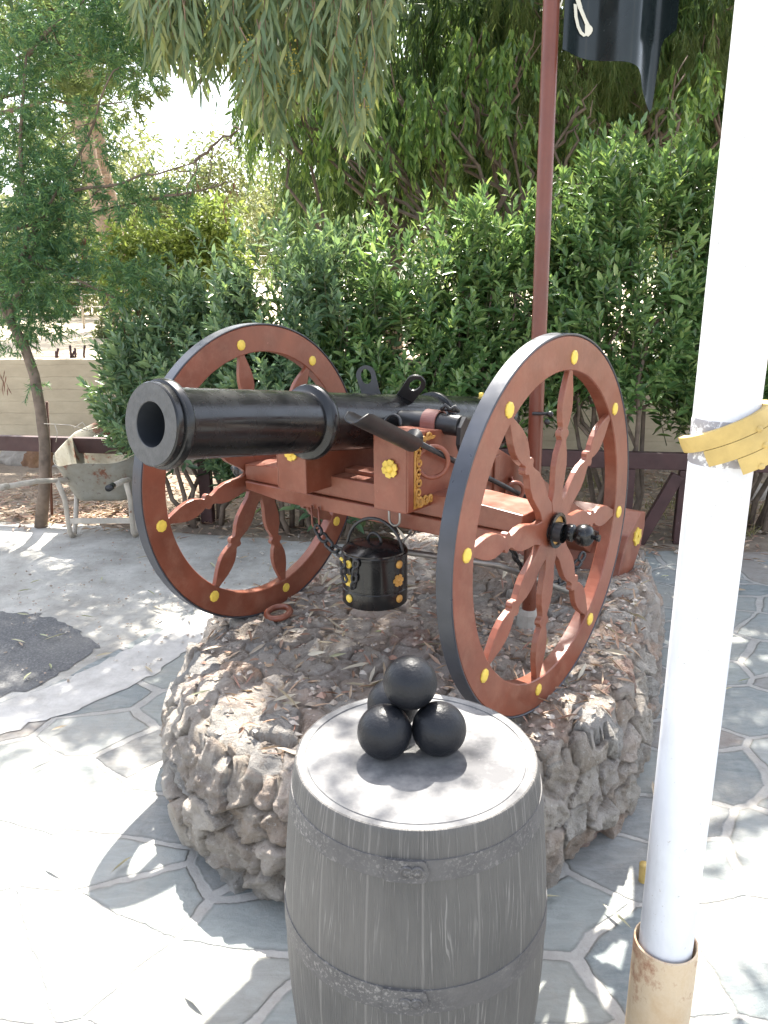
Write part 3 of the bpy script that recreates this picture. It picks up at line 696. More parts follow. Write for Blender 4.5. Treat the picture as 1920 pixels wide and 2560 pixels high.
# ladle ---------------------------------------------------------------------
def lad(y): return 1.166-.45*y
lp = empty('powder_ladle', Wd(.30, -.15, lad(-.15)), 'long black powder ladle with an open scoop threaded through the carriage side rings', 'ladle', rot=(0, 0, YAW))
def L_(x, y, z): return (x-.30, y+.15, z-lad(-.15))
mb = MB(); mb.tube([L_(.302, -.22, lad(-.22)), L_(.302, 1.38, lad(1.38))], .0088, 10); mb.build('handle', M_iron, lp)
mb = MB(); mb.tube([L_(.302, -.215, lad(-.215)), L_(.302, -.25, lad(-.25))], [.012, .036], 20); mb.build('socket', M_iron, lp)
mb = MB(); ld = Vector((0, -1, .45)).normalized(); sx = Vector((1, 0, 0)); su = sx.cross(ld); su = su if su.z > 0 else -su
vs_ = []; N1, N2 = 16, 18; c0 = Vector((.302, -.25, lad(-.25)))
for shell in (0, 1):
    for i in range(N1+1):
        t = i/N1
        r = .037-.003*shell; span = PI*(1.0 if t < .45 else 1.0-.42*((t-.45)/.55)**1.3); 
        full = 1.35 if t < .35 else max(.0, 1.35-(t-.35)*6)
        for k in range(N2+1):
            th = -PI/2+(-1+2*k/N2)*(span/2+max(0, full)*.9*0)
            half = PI*.5*(1.06 if t < .9 else 1.06-.5*((t-.9)/.1)**2)
            th = -PI/2+(-1+2*k/N2)*half
            ext = t*.30
            p = c0+ld*ext+sx*(r*math.cos(th))+su*(r*math.sin(th))
            vs_.append(L_(*p))
fs = []; B = (N1+1)*(N2+1)
for i in range(N1):
    for k in range(N2):
        a = i*(N2+1)+k; fs.append((a, a+1, a+N2+2, a+N2+1)); fs.append((B+a, B+a+N2+1, B+a+N2+2, B+a+1))
for i in range(N1):
    for k in (0, N2):
        a = i*(N2+1)+k; fs.append((a, a+N2+1, B+a+N2+1, B+a))
for k in range(N2):
    a = N1*(N2+1)+k; fs.append((a, a+1, B+a+1, B+a))
mb.add(vs_, fs, True); mb.build('scoop', M_iron, lp, auto=50)
mb = MB(); cc = c0+ld*.12+su*.012; mb.tube([L_(*(cc+sx*(.03*math.cos(a*PI/10))+su*(.03*math.sin(a*PI/10)))) for a in range(11)], .004, 8); mb.build('scoop_loop', M_iron, lp)

# bucket ---------------------------------------------------------------------
BX, BY, BZ = .112, -.20, .704
bk = empty('hanging_bucket', Wd(BX, BY, BZ), 'black lidded water bucket with yellow studs hanging below the carriage', 'bucket', rot=(0, 0, YAW))
mb = MB(); mb.lathe([(.001, .001), (.106, .001), (.108, .0), (.110, .003), (.110, .052), (.1085, .054), (.1085, .058), (.110, .060), (.1095, .166), (.111, .168), (.111, .176), (.1085, .178)], 56); mb.build('body', M_black, bk, auto=35)
mb = MB(); mb.lathe([(.1085, .174), (.107, .183), (.085, .196), (.04, .204), (.001, .206)], 48); lid = mb.build('lid', M_black, bk, auto=35)
mb = MB(); mb.tube([(-.028*math.cos(PI*k/10), 0, .204+.030*math.sin(PI*k/10)) for k in range(11)], .005, 8); mb.build('lid_ring', M_iron, lid)
va = R(-62)+0   # facing of the camera in the cannon frame
hd = Vector((math.cos(R(10)), math.sin(R(10)), 0))
mb = MB(); mb.tube([tuple(hd*(-.104*math.cos(PI*k/16))+Vector((0, 0, .172+.112*math.sin(PI*k/16)))) for k in range(17)], .0055, 8); mb.build('handle', M_iron, bk)
camv = (CM.inverted()@CAMP)-Vector((BX, BY, 0)); ca = math.atan2(camv.y, camv.x)
def stud(da, z_, kind):
    a = ca+R(da); r = .1105; p = Vector((r*math.cos(a), r*math.sin(a), z_)); M_ = Matrix.Translation(p)@Matrix.Rotation(a, 4, 'Z')@Matrix.Rotation(PI/2, 4, 'Y')
    mb = MB()
    if kind == 'flower':
        for k in range(6):
            q = M_@Matrix.Rotation(k*PI/3, 4, 'Z'); mb.prism([(-.004, .003), (-.0085, .013), (-.005, .021), (.005, .021), (.0085, .013), (.004, .003)], -.003, .0025+.0003*k, q)
        mb.lathe([(.008, 0), (.007, .005), (.0001, .008)], 12, M_)
    else: mb.lathe([(.0135, -.002), (.0135, .003), (.009, .006), (.0001, .007)], 14, M_)
    mb.build('flower_boss' if kind == 'flower' else 'boss', M_gold if da < 0 else M_darkgold, bk)
for da, z_, kd_ in ((-50, .150, 's'), (-50, .031, 's'), (46, .150, 's'), (46, .031, 's'), (44, .096, 'flower'), (-50, .095, 'flower')): stud(da, z_, kd_)
mb = MB(); a = ca+R(-52); rr_ = .118; p0 = Vector((rr_*math.cos(a), rr_*math.sin(a), .150)); mb.tube([p0-Vector((0, 0, 0)), p0*1.18], .005, 8); 
mb.build('stud_pin', M_gold, bk)
q0 = p0*1.12
chain([q0+Vector((.0, 0, .0)), q0*.98+Vector((0, 0, -.05)), q0*.96+Vector((.02, -.01, -.075))], .034, .0048, parent=bk)
a2 = ca+R(-30); q2 = Vector((.119*math.cos(a2), .119*math.sin(a2), .175)); q3 = Vector((.119*math.cos(a2-.1), .119*math.sin(a2-.1), .09)); chain([q2, q3, q3*1.0+Vector((-.01, 0, -.03))], .034, .0048, parent=bk)

# red ring on the ground by the left wheel
gp, gn = ground_h(*Wd(-.50, -.06, 0).xy)
mb = MB(); mb.tube([(.047*math.cos(2*PI*k/32), .047*math.sin(2*PI*k/32), .0) for k in range(32)], .0135, 10, None, closed=True)
rg = mb.build('iron_ring', M_red); rg.location = gp+Vector((0, 0, .026)); rg.rotation_euler = (R(8), R(-6), 0); tag(rg, 'red-painted iron ring lying at the foot of the far wheel', 'ring')

# ================================================================== BARREL with CANNONBALLS
BC = Vector((.0635, 1.440, 0)); BH = .790
def bprof(z):
    t = (z-.39)/.40; return .283-.033*abs(t)**2.1-(.012*max(0, abs(t)-.9)/.1*0)
n = NT('weathered_resin_wood')
uv = n.mapping((1, 1, 1), 'UV')
wob = n.noise(1, 4, .5, n.mapping((9, 1.1, 1), 'UV'))
mpv = n.new('ShaderNodeVectorMath', operation='MULTIPLY_ADD'); cx_ = n.new('ShaderNodeCombineXYZ'); n.link(wob, cx_.inputs[0]); n.link(cx_.outputs[0], mpv.inputs[0]); mpv.inputs[1].default_value = (.085, 0, 0); n.link(uv, mpv.inputs[2])
mp2 = n.new('ShaderNodeMapping'); mp2.inputs['Scale'].default_value = (330, 6, 1); n.link(mpv.outputs[0], mp2.inputs[0])
gr = n.noise(1, 3, .5, mp2.outputs[0])
thin = n.ramp(gr, [(.60, 0.), (.66, 1.), (.70, 1.)])
patch = n.ramp(n.noise(1, 5, .6, n.mapping((7, 5, 1), 'UV')), [(.38, 0.1), (.6, 1.)])
sepuv = n.new('ShaderNodeSeparateXYZ'); n.link(uv, sepuv.inputs[0])
stv = n.math('PINGPONG', n.math('ADD', sepuv.outputs[0], n.math('MULTIPLY', wob, .01)), .052)
seam = n.ramp(stv, [(.0, 1.), (.0016, 0.)])
basec = n.ramp(n.noise(1, 6, .6, n.mapping((4, 3, 1), 'UV')), [(.3, (.062, .060, .058)), (.7, (.105, .099, .092))])
colr = n.mix(n.math('MULTIPLY', thin, n.math('MULTIPLY', patch, .6)), basec, (.27, .255, .24))
colr = n.mix(n.math('MULTIPLY', seam, .35), colr, (.30, .28, .26))
n.set(Base_Color=colr, Roughness=.62)
n.bump(n.math('SUBTRACT', n.math('MULTIPLY', gr, 1.), n.math('MULTIPLY', seam, .6)), .7, .006); M_stave = n.m
n = NT('weathered_hoop')
basec = n.ramp(n.noise(14, 6, .6), [(.3, (.055, .052, .053)), (.7, (.092, .087, .085))])
colr = n.mix(n.math('MULTIPLY', n.ramp(n.noise(130, 5, .75), [(.53, 0.), (.60, .7)]), n.ramp(n.noise(4, 4, .6), [(.42, .1), (.6, 1.)])), basec, (.24, .225, .21)); n.set(Base_Color=colr, Roughness=.6); n.bump(n.noise(75, 5), .5, .004); M_hoop = n.m
n = NT('weathered_lid')
g = n.noise(5.5, 8, .65); colr = n.ramp(g, [(.38, (.05, .05, .055)), (.47, (.12, .119, .12)), (.60, (.225, .22, .212))])
colr = n.mix(n.ramp(n.noise(60, 4), [(.70, 0.), (.74, .6)]), colr, (.16, .15, .16)); n.set(Base_Color=colr, Roughness=.66); n.bump(n.noise(40, 8, .7), .3, .004); M_lid = n.m
bar = empty('barrel', BC, 'grey imitation-wood barrel with two hoops standing on the paving in front of the platform', 'barrel')
prof = [(bprof(BH*k/60), BH*k/60) for k in range(61)]
prof[-1] = (bprof(BH)-.0015, BH); prof.insert(-1, (bprof(BH), BH-.002)); prof += [(bprof(BH)-.005, BH+.0006)]
mb = MB(); mb.lathe(prof, 160); sh = mb.build('staves', M_stave, bar, auto=30)
uvl = sh.data.uv_layers.new(name='UVMap')
for p_ in sh.data.polygons:
    us = []
    for li in p_.loop_indices:
        co = sh.data.vertices[sh.data.loops[li].vertex_index].co; u = math.atan2(co.y, co.x)*.27; us.append((li, u, co.z))
    mx = max(u for _, u, _ in us)
    for li, u, z_ in us:
        if mx-u > .8: u += 2*PI*.27
        uvl.data[li].uv = (u, z_)
mb = MB(); rt_ = bprof(BH)-.005; mb.lathe([(rt_, BH+.0004), (rt_-.014, BH-.001), (rt_-.0155, BH-.004), (rt_-.018, BH-.004), (rt_-.0195, BH-.0022), (.15, BH-.0035), (.001, BH-.003)], 120); mb.build('top_board', M_lid, bar, auto=40)
def hoop(z0, z1, ph):
    mb = MB(); t = .0022
    mb.lathe([(bprof(z0)-.002, z0), (bprof(z0)+t, z0+.001), (bprof((z0+z1)/2)+t, (z0+z1)/2), (bprof(z1)+t, z1-.001), (bprof(z1)-.002, z1)], 160)
    h = mb.build('hoop', M_hoop, bar, auto=40)
    # overlapping strap end and two rivets
    mb = MB(); vs_ = []; fs = []; N = 16
    for i in range(N+1):
        s_ = i/N; a = ph+(-.5+s_)*.30
        zc = (z0+z1)/2; hw = (z1-z0)/2*(1-.0*s_) - (.0 if s_ < .85 else (z1-z0)/2*(1-math.sqrt(max(0, 1-((s_-.85)/.15)**2))))
        hw = max(hw, .0005)
        for zz, rr2 in ((zc-hw, .0036), (zc-hw, .0062), (zc+hw, .0062), (zc+hw, .0036)):
            r = bprof(zz)+rr2; vs_.append((r*math.cos(a), r*math.sin(a), zz))
    for i in range(N):
        for k in range(3): fs.append((i*4+k, i*4+k+1, i*4+k+5, i*4+k+4))
    fs.append((0, 1, 2, 3)); mb.add(vs_, fs); mb.build('hoop_end', M_hoop, h)
    for da in (.07, -.0):
        a = ph+da; r = bprof((z0+z1)/2)+.006
        mb = MB(); mb.lathe([(.0125, -.001), (.0125, .0015), (.0095, .0035), (.0085, .0015), (.006, .004), (.0001, .0045)], 20, Matrix.Translation((r*math.cos(a), r*math.sin(a), (z0+z1)/2))@Matrix.Rotation(a, 4, 'Z')@Matrix.Rotation(PI/2, 4, 'Y')); mb.build('rivet', M_hoop, h)
hoop(BH-.094, BH-.052, -PI/2-.10); hoop(BH-.372, BH-.318, -PI/2-.10); hoop(.06, .115, -PI/2+.5)
# cannonballs
br = .0562
bases = [Vector((-.063, -.006)), Vector((.055, .012)), Vector((-.020, .100))]
c1 = Vector((BC.x-.040, BC.y-.052+.02)); 
cb = [Vector((at(960, 0, 0)*0).xyz) for _ in range(4)]
pL = at(961, 1829, 1.0); 
def on_plane(px, py, z_):
    d = FW+RT*((px-960)/FPX)-UP*((py-1280)/FPX); return CAMP+d*((z_-CH)/d.z)
zt = BH-.003+br
A_ = on_plane(961, 1829, zt); B_ = on_plane(1098, 1822, zt)
mid = (A_+B_)/2; dv = (B_-A_); gap = dv.length; dv.normalize()
A_ = mid-dv*br*1.004; B_ = mid+dv*br*1.004
pr_ = Vector((-dv.y, dv.x, 0)); C_ = mid+pr_*br*1.93-dv*.029; T_ = (A_+B_)/2+pr_*br*.58+Vector((0, 0, br*1.63))
for p_, lb in ((A_, 'lower left black cannonball of the stack on the barrel'), (B_, 'lower right black cannonball of the stack on the barrel'), (C_, 'black cannonball mostly hidden at the back of the stack on the barrel'), (T_, 'topmost black cannonball crowning the stack on the barrel')):
    mb = MB(); mb.sphere((0, 0, 0), br, 32); o = mb.build('cannonball', M_ball); o.location = p_; tag(o, lb, 'cannonball', 'cannonballs stacked on the barrel')

# ================================================================== WHITE POLE
WP = Vector((.608, 1.392, 0))
wp = empty('white_pole', WP, 'thick white-painted metal pole on a rusty yellow sleeve at the right', 'pole')
mb = MB(); mb.lathe([(.0555, .02), (.0555, 4.6), (.052, 4.605), (.001, 4.61)], 64); mb.build('pole', M_white, wp, auto=40)
n = NT('rusty_cream_sleeve')
g = n.noise(9, 9, .72, n.mapping((1, 1, .7))); c = n.ramp(g, [(.35, (.50, .36, .22)), (.52, (.56, .44, .30)), (.60, (.36, .20, .12)), (.66, (.13, .08, .06))])
n.set(Base_Color=c, Roughness=.6); n.bump(n.noise(40, 6), .4, .006); M_sleeve = n.m
mb = MB(); mb.lathe([(.058, .10), (.0615, .345), (.063, .352), (.0665, .350), (.067, .343), (.067, .0)], 64); mb.build('base_sleeve', M_sleeve, wp, auto=40)
n = NT('scuffed_joint'); c = n.ramp(n.noise(30, 8, .75), [(.50, (.28, .27, .28)), (.56, (.74, .74, .75))]); n.set(Base_Color=c, Roughness=.5); M_scuff = n.m
mb = MB(); mb.lathe([(.0552, 1.412), (.0566, 1.416), (.0569, 1.452), (.0566, 1.490), (.0552, 1.495)], 64); mb.build('weld_joint', M_scuff, wp, auto=40)
# three stepped wooden straps nailed round the pole on a slant
TC = Vector((0.0, 0, 1.478)); tilt = Matrix.Translation(TC)@Matrix.Rotation(R(-24), 4, 'Y')@Matrix.Rotation(R(-6), 4, 'X')
for i, (a0, a1, zo, r0) in enumerate(((-178, 20, .0, .0600), (-140, 25, -.030, .0605), (-106, 30, -.060, .0610))):
    mb = MB(); vs_ = []; fs = []; N = 40; hw = .0145
    for k in range(N+1):
        a = R(a0+(a1-a0)*k/N); ca_, sa_ = math.cos(a), math.sin(a)
        ri = r0+.004*(1 if ca_ < 0 else 1); ex = 1.10
        for rr2, zz in ((ri, -hw), (ri+.011, -hw), (ri+.012, 0), (ri+.011, hw), (ri, hw)): vs_.append((rr2*ca_*ex, rr2*sa_, zo+zz))
    for k in range(N):
        for j in range(5): fs.append((k*5+j, k*5+(j+1) % 5, (k+1)*5+(j+1) % 5, (k+1)*5+j))
    fs.append((0, 1, 2, 3, 4)); fs.append(tuple(N*5+j for j in range(5))[::-1])
    mb.add(vs_, fs, False, tilt); st = mb.build('wooden_strap', M_ochre, wp, auto=40)
    for a in ((-70, -45) if i < 2 else (-84, -40)):
        ar = R(a); mb = MB(); mb.lathe([(.006, -.001), (.005, .004), (.0001, .006)], 10, tilt@Matrix.Translation(((r0+.015)*math.cos(ar)*1.1, (r0+.015)*math.sin(ar), zo-.012))@Matrix.Rotation(ar, 4, 'Z')@Matrix.Rotation(PI/2, 4, 'Y')); mb.build('nail', M_ochre, st)
mb = MB(); mb.lathe([(.012, 0), (.014, .06), (.0145, .064), (.001, .066)], 16); pg = mb.build('ground_stake', M_ochre); pg.location = datz(1388, 1905, 0); tag(pg, 'short yellow peg standing in the paving just behind the white pole', 'peg')

# ================================================================== RED FLAGPOLE and FLAG
FP = Vector((.578, 2.925, 0)); gz = ground_h(FP.x, FP.y)[0].z
fp = empty('flagpole', (FP.x, FP.y, gz-.02), 'tall thin red-brown flagpole rising behind the near wheel', 'flagpole'); fp.rotation_euler = (0, R(-.6), 0)
mb = MB(); mb.lathe([(.0272, .06), (.0272, 2.75), (.020, 2.77), (.001, 2.775)], 36); mb.build('pole', M_redpole, fp, auto=40)
mb = MB(); mb.lathe([(.052, 0), (.046, .07), (.034, .085), (.027, .088)], 14, None, False); mb.build('footing', M_conc, fp)
mb = MB(); mb.tube([(-.02, -.03, .875), (.04, -.034, .875)], .006, 8); mb.sphere((.045, -.034, .873), .012, 10); mb.sphere((.034, -.036, .845), .011, 10); mb.build('cleat', M_iron, fp)
# wavy sheet-metal flag
fx = FP.x+.022
def flag_pt(u, v):
    # u 0..1 away from the pole, v 0 top .. 1 bottom
    x = fx+.36*u
    y = FP.y-.010+.055*math.sin(u**1.35*2*PI*1.45+.35)-.02*u
    bot = float(np.interp(u, [0, .3, .66, .70, .74, .80, .87, .885, .90, .92, 1], [2.475, 2.447, 2.402, 2.385, 2.35, 2.325, 2.285, 2.30, 2.40, 2.50, 2.52]))
    top = 2.98-.10*u+.02*math.sin(u*9)
    return Vector((x, y, top+(bot-top)*v))
mb = MB(); NU, NV = 60, 30; vs_ = []; fs = []
for s in (0, 1):
    for j in range(NV+1):
        for i in range(NU+1):
            u, v = i/NU, j/NV; p = flag_pt(u, v)
            if s == 1: p = p+Vector((0, .003, 0))
            vs_.append(p)
B = (NU+1)*(NV+1)
for j in range(NV):
    for i in range(NU):
        a = j*(NU+1)+i; fs.append((a, a+1, a+NU+2, a+NU+1)); fs.append((B+a, B+a+NU+1, B+a+NU+2, B+a+1))
for j in range(NV):
    for i in (0, NU): a = j*(NU+1)+i; fs.append((a, a+NU+1, B+a+NU+1, B+a))
for i in range(NU):
    for j in (0, NV): a = j*(NU+1)+i; fs.append((a, a+1, B+a+1, B+a))
M_flag = paint('flag_black_metal', (.006, .011, .012), .2, .2, 5, bump=.03, bs=20, spec=.35)
fo = empty('flag', (fx, FP.y, 2.7), 'glossy black sheet-metal flag with cream sabres bent in waves on the red pole', 'flag')
Mi = Matrix.Translation((-fx, -FP.y, -2.7))
mb.add(vs_, fs, True, Mi); mb.build('banner', M_flag, fo, auto=60)
def on_flag(x, z_):
    u = (x-fx)/.36; y = FP.y-.010+.055*math.sin(max(0, u)**1.35*2*PI*1.45+.35)-.02*u; return Vector((x, y-.003, z_))
def emblem(poly):
    mb = MB()
    # strip pairs
    n_ = len(poly); vs_ = [on_flag(a, b) for a, b, *_ in [p[0] for p in poly]]+[on_flag(a, b) for a, b, *_ in [p[1] for p in poly]]
    fs = [(i, i+1, n_+i+1, n_+i) for i in range(n_-1)]; b0 = [v+Vector((0, -.0015, 0)) for v in vs_]
    mb.add([v for v in b0], fs, False, Mi); return mb
# sabre: knuckle guard loop + blade, seen hilt down
def px2(x, y): q = dat(x, y, FP.y-.05); return (q.x, q.z)
gd_out = [(1250, -8), (1252, 20), (1258, 42), (1266, 56), (1275, 62), (1284, 58)]
gd_in = [(1258, -8), (1260, 18), (1265, 38), (1271, 50), (1277, 55), (1280, 51)]
e1 = emblem([(px2(*a), px2(*b)) for a, b in zip(gd_out, gd_in)])
e2 = emblem([(px2(1263, 2), px2(1271, -4)), (px2(1274, 24), px2(1281, 20)), (px2(1281, 42), px2(1289, 37))])
e3 = emblem([(px2(1278, 36), px2(1278, 58)), (px2(1285, 34), px2(1285, 62)), (px2(1291, 38), px2(1291, 56)), (px2(1294, 44), px2(1294, 50))])
e4 = emblem([(px2(1262, 2), px2(1272, -4)), (px2(1235, -70), px2(1245, -76)), (px2(1214, -130), px2(1228, -140))])
e5 = emblem([(px2(1206, 8), px2(1206, -6)), (px2(1212, 10), px2(1212, -4)), (px2(1219, 4), px2(1219, -6)), (px2(1240, -60), px2(1234, -66))])
M2 = MB()
for e in (e1, e2, e3, e4, e5): M2.add(e.v, e.f)
M2.build('sabre_emblem', M_cream, fo)

# ================================================================== WHEELBARROW
n = NT('rusty_cream_steel')
g = n.noise(5, 9, .7); c = n.ramp(g, [(.38, (.27, .26, .22)), (.54, (.22, .20, .155)), (.575, (.17, .07, .04)), (.68, (.09, .035, .022))])
c = n.mix(n.ramp(n.noise(28, 6, .7), [(.6, 0.), (.68, .7)]), c, (.12, .07, .05)); n.set(Base_Color=c, Roughness=.7); n.bump(n.noise(30, 6), .3, .006); M_tray = n.m
M_frame = paint('dirty_cream_frame', (.46, .41, .34), .6, .25, 10, bump=.3, bs=60, chip=((.20, .10, .06), 18, .66))
WBo = datz(222, 1163, 0); wb_ang = PI/2
wbs = 1.1
wb = empty('wheelbarrow', WBo, 'old cream wheelbarrow with a rusty dented tray parked by the thin tree', 'wheelbarrow', rot=(0, 0, wb_ang))
def rr_rect(x0, x1, w0, w1, z0, z1, r, n_=8):
    pts = []
    for cx, cy, a0 in ((x1-r, w1-r, 0), (x0+r, w0-r, 90), (x0+r, -w0+r, 180), (x1-r, -w1+r, 270)):
        for k in range(n_+1):
            a = R(a0+90*k/n_); pts.append([cx+r*math.cos(a), cy+r*math.sin(a), 0])
    for p in pts:
        t = (p[0]-x0)/(x1-x0); p[2] = z0+(z1-z0)*t
    return pts
lv = [rr_rect(.08, .40, .15, .15, .24, .22, .06), rr_rect(.04, .44, .18, .18, .25, .235, .08), rr_rect(-.02, .62, .24, .26, .40, .47, .17), rr_rect(-.08, .76, .29, .30, .52, .655, .235), rr_rect(-.088, .768, .297, .308, .522, .657, .24)]
vs_ = []; fs = []; npn = len(lv[0])
rnd = random.Random(4)
for j, row in enumerate(lv):
    for k, p in enumerate(row):
        d = .02*math.sin(6*PI*k/npn+j) if j > 1 else 0
        d2 = (.022*math.sin(4*PI*k/npn+.6)+.012*math.sin(10*PI*k/npn)) if j > 2 else 0
        vs_.append((p[0]*(1+d), p[1]*(1+d), p[2]+d2))
for j in range(len(lv)-1):
    for k in range(npn): fs.append((j*npn+k, j*npn+(k+1) % npn, (j+1)*npn+(k+1) % npn, (j+1)*npn+k))
fs.append(tuple(range(npn))[::-1]); mb = MB(); mb.add(vs_, fs, True); tr = mb.build('tray', M_tray, wb); so = tr.modifiers.new('solid', 'SOLIDIFY'); tr.scale = (1.08, 1.14, 1.06); so.thickness = .004; so.offset = 0
sb = tr.modifiers.new('sub', 'SUBSURF'); sb.levels = 2; sb.render_levels = 2
for s in (-1, 1):
    mb = MB(); mb.tube([(-.66, s*.335, .545), (-.30, s*.29, .495), (.05, s*.21, .42), (.5, s*.12, .27), (.86, s*.07, .19)], .018, 10); hd_ = mb.build('handle', M_frame, wb)
    mb = MB(); mb.tube([(-.74, s*.345, .555), (-.62, s*.329, .541)], .0215, 12); mb.build('grip', M_iron if s < 0 else M_frame, hd_)
    mb = MB(); mb.tube([(-.10, s*.235, .45), (-.02, s*.23, .30), (-.01, s*.225, .05), (.02, s*.225, .015), (.06, s*.225, .02), (.09, s*.22, .08), (.14, s*.20, .33)], .0185, 8); mb.build('leg', M_frame, wb)
mb = MB(); mb.box((-.02, -.235, .115), (-.005, .235, .155), None, .003); mb.build('crossbar', M_frame, wb)
mb = MB(); mb.lathe([(.12, -.04), (.165, -.035), (.18, 0), (.165, .035), (.12, .04), (.12, -.04)], 40, Matrix.Translation((.86, 0, .18))@Matrix.Rotation(PI/2, 4, 'X')); mb.lathe([(.12, -.01), (.02, -.03), (.02, .03), (.12, .01)], 30, Matrix.Translation((.86, 0, .18))@Matrix.Rotation(PI/2, 4, 'X')); mb.build('wheel', M_iron, wb, auto=40)
# ================================================================== PLANTS
def branch(a, b, r0, r1, seed, wob=.06, n_=7):
    rnd = random.Random(seed); a, b = Vector(a), Vector(b); pts = []; rad = []
    L_ = (b-a).length
    for k in range(n_+1):
        t = k/n_; w_ = wob*L_*math.sin(PI*t)
        pts.append(a.lerp(b, t)+Vector((rnd.uniform(-w_, w_), rnd.uniform(-w_, w_), rnd.uniform(-w_, w_)*.5))); rad.append(r0+(r1-r0)*t)
    return pts, rad
# ---- broad-leaved shrubs (leafy upright shoots) --------------------------------
def shrub(name, label, c, rx, ry, h, nshoot, seed, mat, lsz=.112, group='leafy green shrubs along the rail', z0=.25, topbias=0.0):
    rng = np.random.default_rng(seed); root = empty(name, (c[0], c[1], 0), label, 'shrub', group)
    P = []; D = []; U = []; L_ = []; W_ = []; mb = MB()
    for k in range(9):
        a = rng.uniform(0, 2*PI); e = Vector((rx*.6*math.cos(a), ry*.6*math.sin(a), h*rng.uniform(.45, .75)))
        pts, rad = branch((.12*math.cos(a), .12*math.sin(a), -.02), e, .022, .006, seed*10+k, .08); mb.tube(pts, rad, 7)
    mb.build('stem', M_bark, root)
    stem = MB()
    for s in range(nshoot):
        # tip positions fill the surface shell of an uneven dome
        while True:
            v = rng.normal(size=3); v /= np.linalg.norm(v)
            if v[2] > -.55: break
        rad = rng.uniform(.55, 1.0)**.6
        lump = 1+.24*noise.noise(Vector(v*1.9)+Vector((seed, 0, 0)))+.13*noise.noise(Vector(v*4.5)+Vector((0, seed, 0)))
        q = v*rad*lump
        tip = np.array([q[0]*rx, q[1]*ry, z0+(h-z0)*(.5+.5*q[2])])
        if noise.noise(Vector((tip[0]*3.1+c[0]*3.1, tip[2]*2.7, seed)))<-.10 and rng.random() < .9: continue
        spike = rng.random() < .16
        if spike: tip = tip+np.array([v[0]*.10, -.10*rng.random(), rng.uniform(.08, .26)])
        if tip[2] < .12: continue
        d = np.array([v[0]*.55, v[1]*.55-.12, .75+.35*v[2]])+rng.normal(size=3)*.16; d /= np.linalg.norm(d)
        sl = rng.uniform(.16, .32); nl = int(rng.uniform(11, 19)); base = tip-d*sl
        a0 = rng.uniform(0, 6.28)
        ax = np.cross(d, [0, 0, 1.]); ax = ax/(np.linalg.norm(ax)+1e-6); ay = np.cross(d, ax)
        if s % 3 == 0: stem.tube([Vector(base-d*.12), Vector(tip)], [.0035, .0015], 4)
        for i in range(nl):
            t = (i/nl)**.8; a = a0+i*2.4; out = ax*math.cos(a)+ay*math.sin(a)
            spread = 1.15-.75*t
            dd = out*spread+d*(.35+.75*t); dd = dd+rng.normal(size=3)*.10
            P.append(base+d*sl*t); D.append(dd); U.append(d-out*.2); s_ = lsz*(.55+.75*rng.random())*(1-.30*t); L_.append(s_); W_.append(s_*rng.uniform(.27, .35))
    stem.build('twig', M_stem, root)
    o = leaf_mesh('foliage', mat, P, D, U, L_, W_, root, droop=.12, fold=.22)
    return root
shrub('leafy_shrub', 'pale-tipped leafy shrub behind the far wheel at the left end of the hedge', (-1.35, 5.75), .75, .5, 1.85, 950, 11, L_shrub2, z0=.2)
shrub('leafy_shrub', 'dense leafy shrub rising behind the muzzle of the cannon', (-.62, 5.55), .80, .55, 2.2, 1100, 12, L_shrub2, z0=.15)
shrub('leafy_shrub', 'tall leafy shrub behind the gun lifting lugs, mid hedge', (.18, 5.65), .80, .55, 2.26, 1150, 13, L_shrub, z0=.1)
shrub('leafy_shrub', 'leafy shrub directly behind the red flagpole', (.85, 5.75), .70, .55, 2.42, 1050, 14, L_shrub, z0=.35)
shrub('leafy_shrub', 'sunlit leafy shrub with bright top between the red flagpole and the white pole', (1.72, 5.55), .78, .6, 2.72, 1450, 15, L_shrub, z0=.42)
shrub('leafy_shrub', 'leafy shrub partly behind the white pole at the right end of the hedge', (2.65, 5.5), .7, .55, 2.1, 900, 16, L_shrub, z0=.45)
shrub('leafy_shrub', 'low leafy shrub filling the gap under the left half of the hedge', (-.35, 5.45), .9, .4, 1.15, 700, 17, L_shrub2, z0=.02)
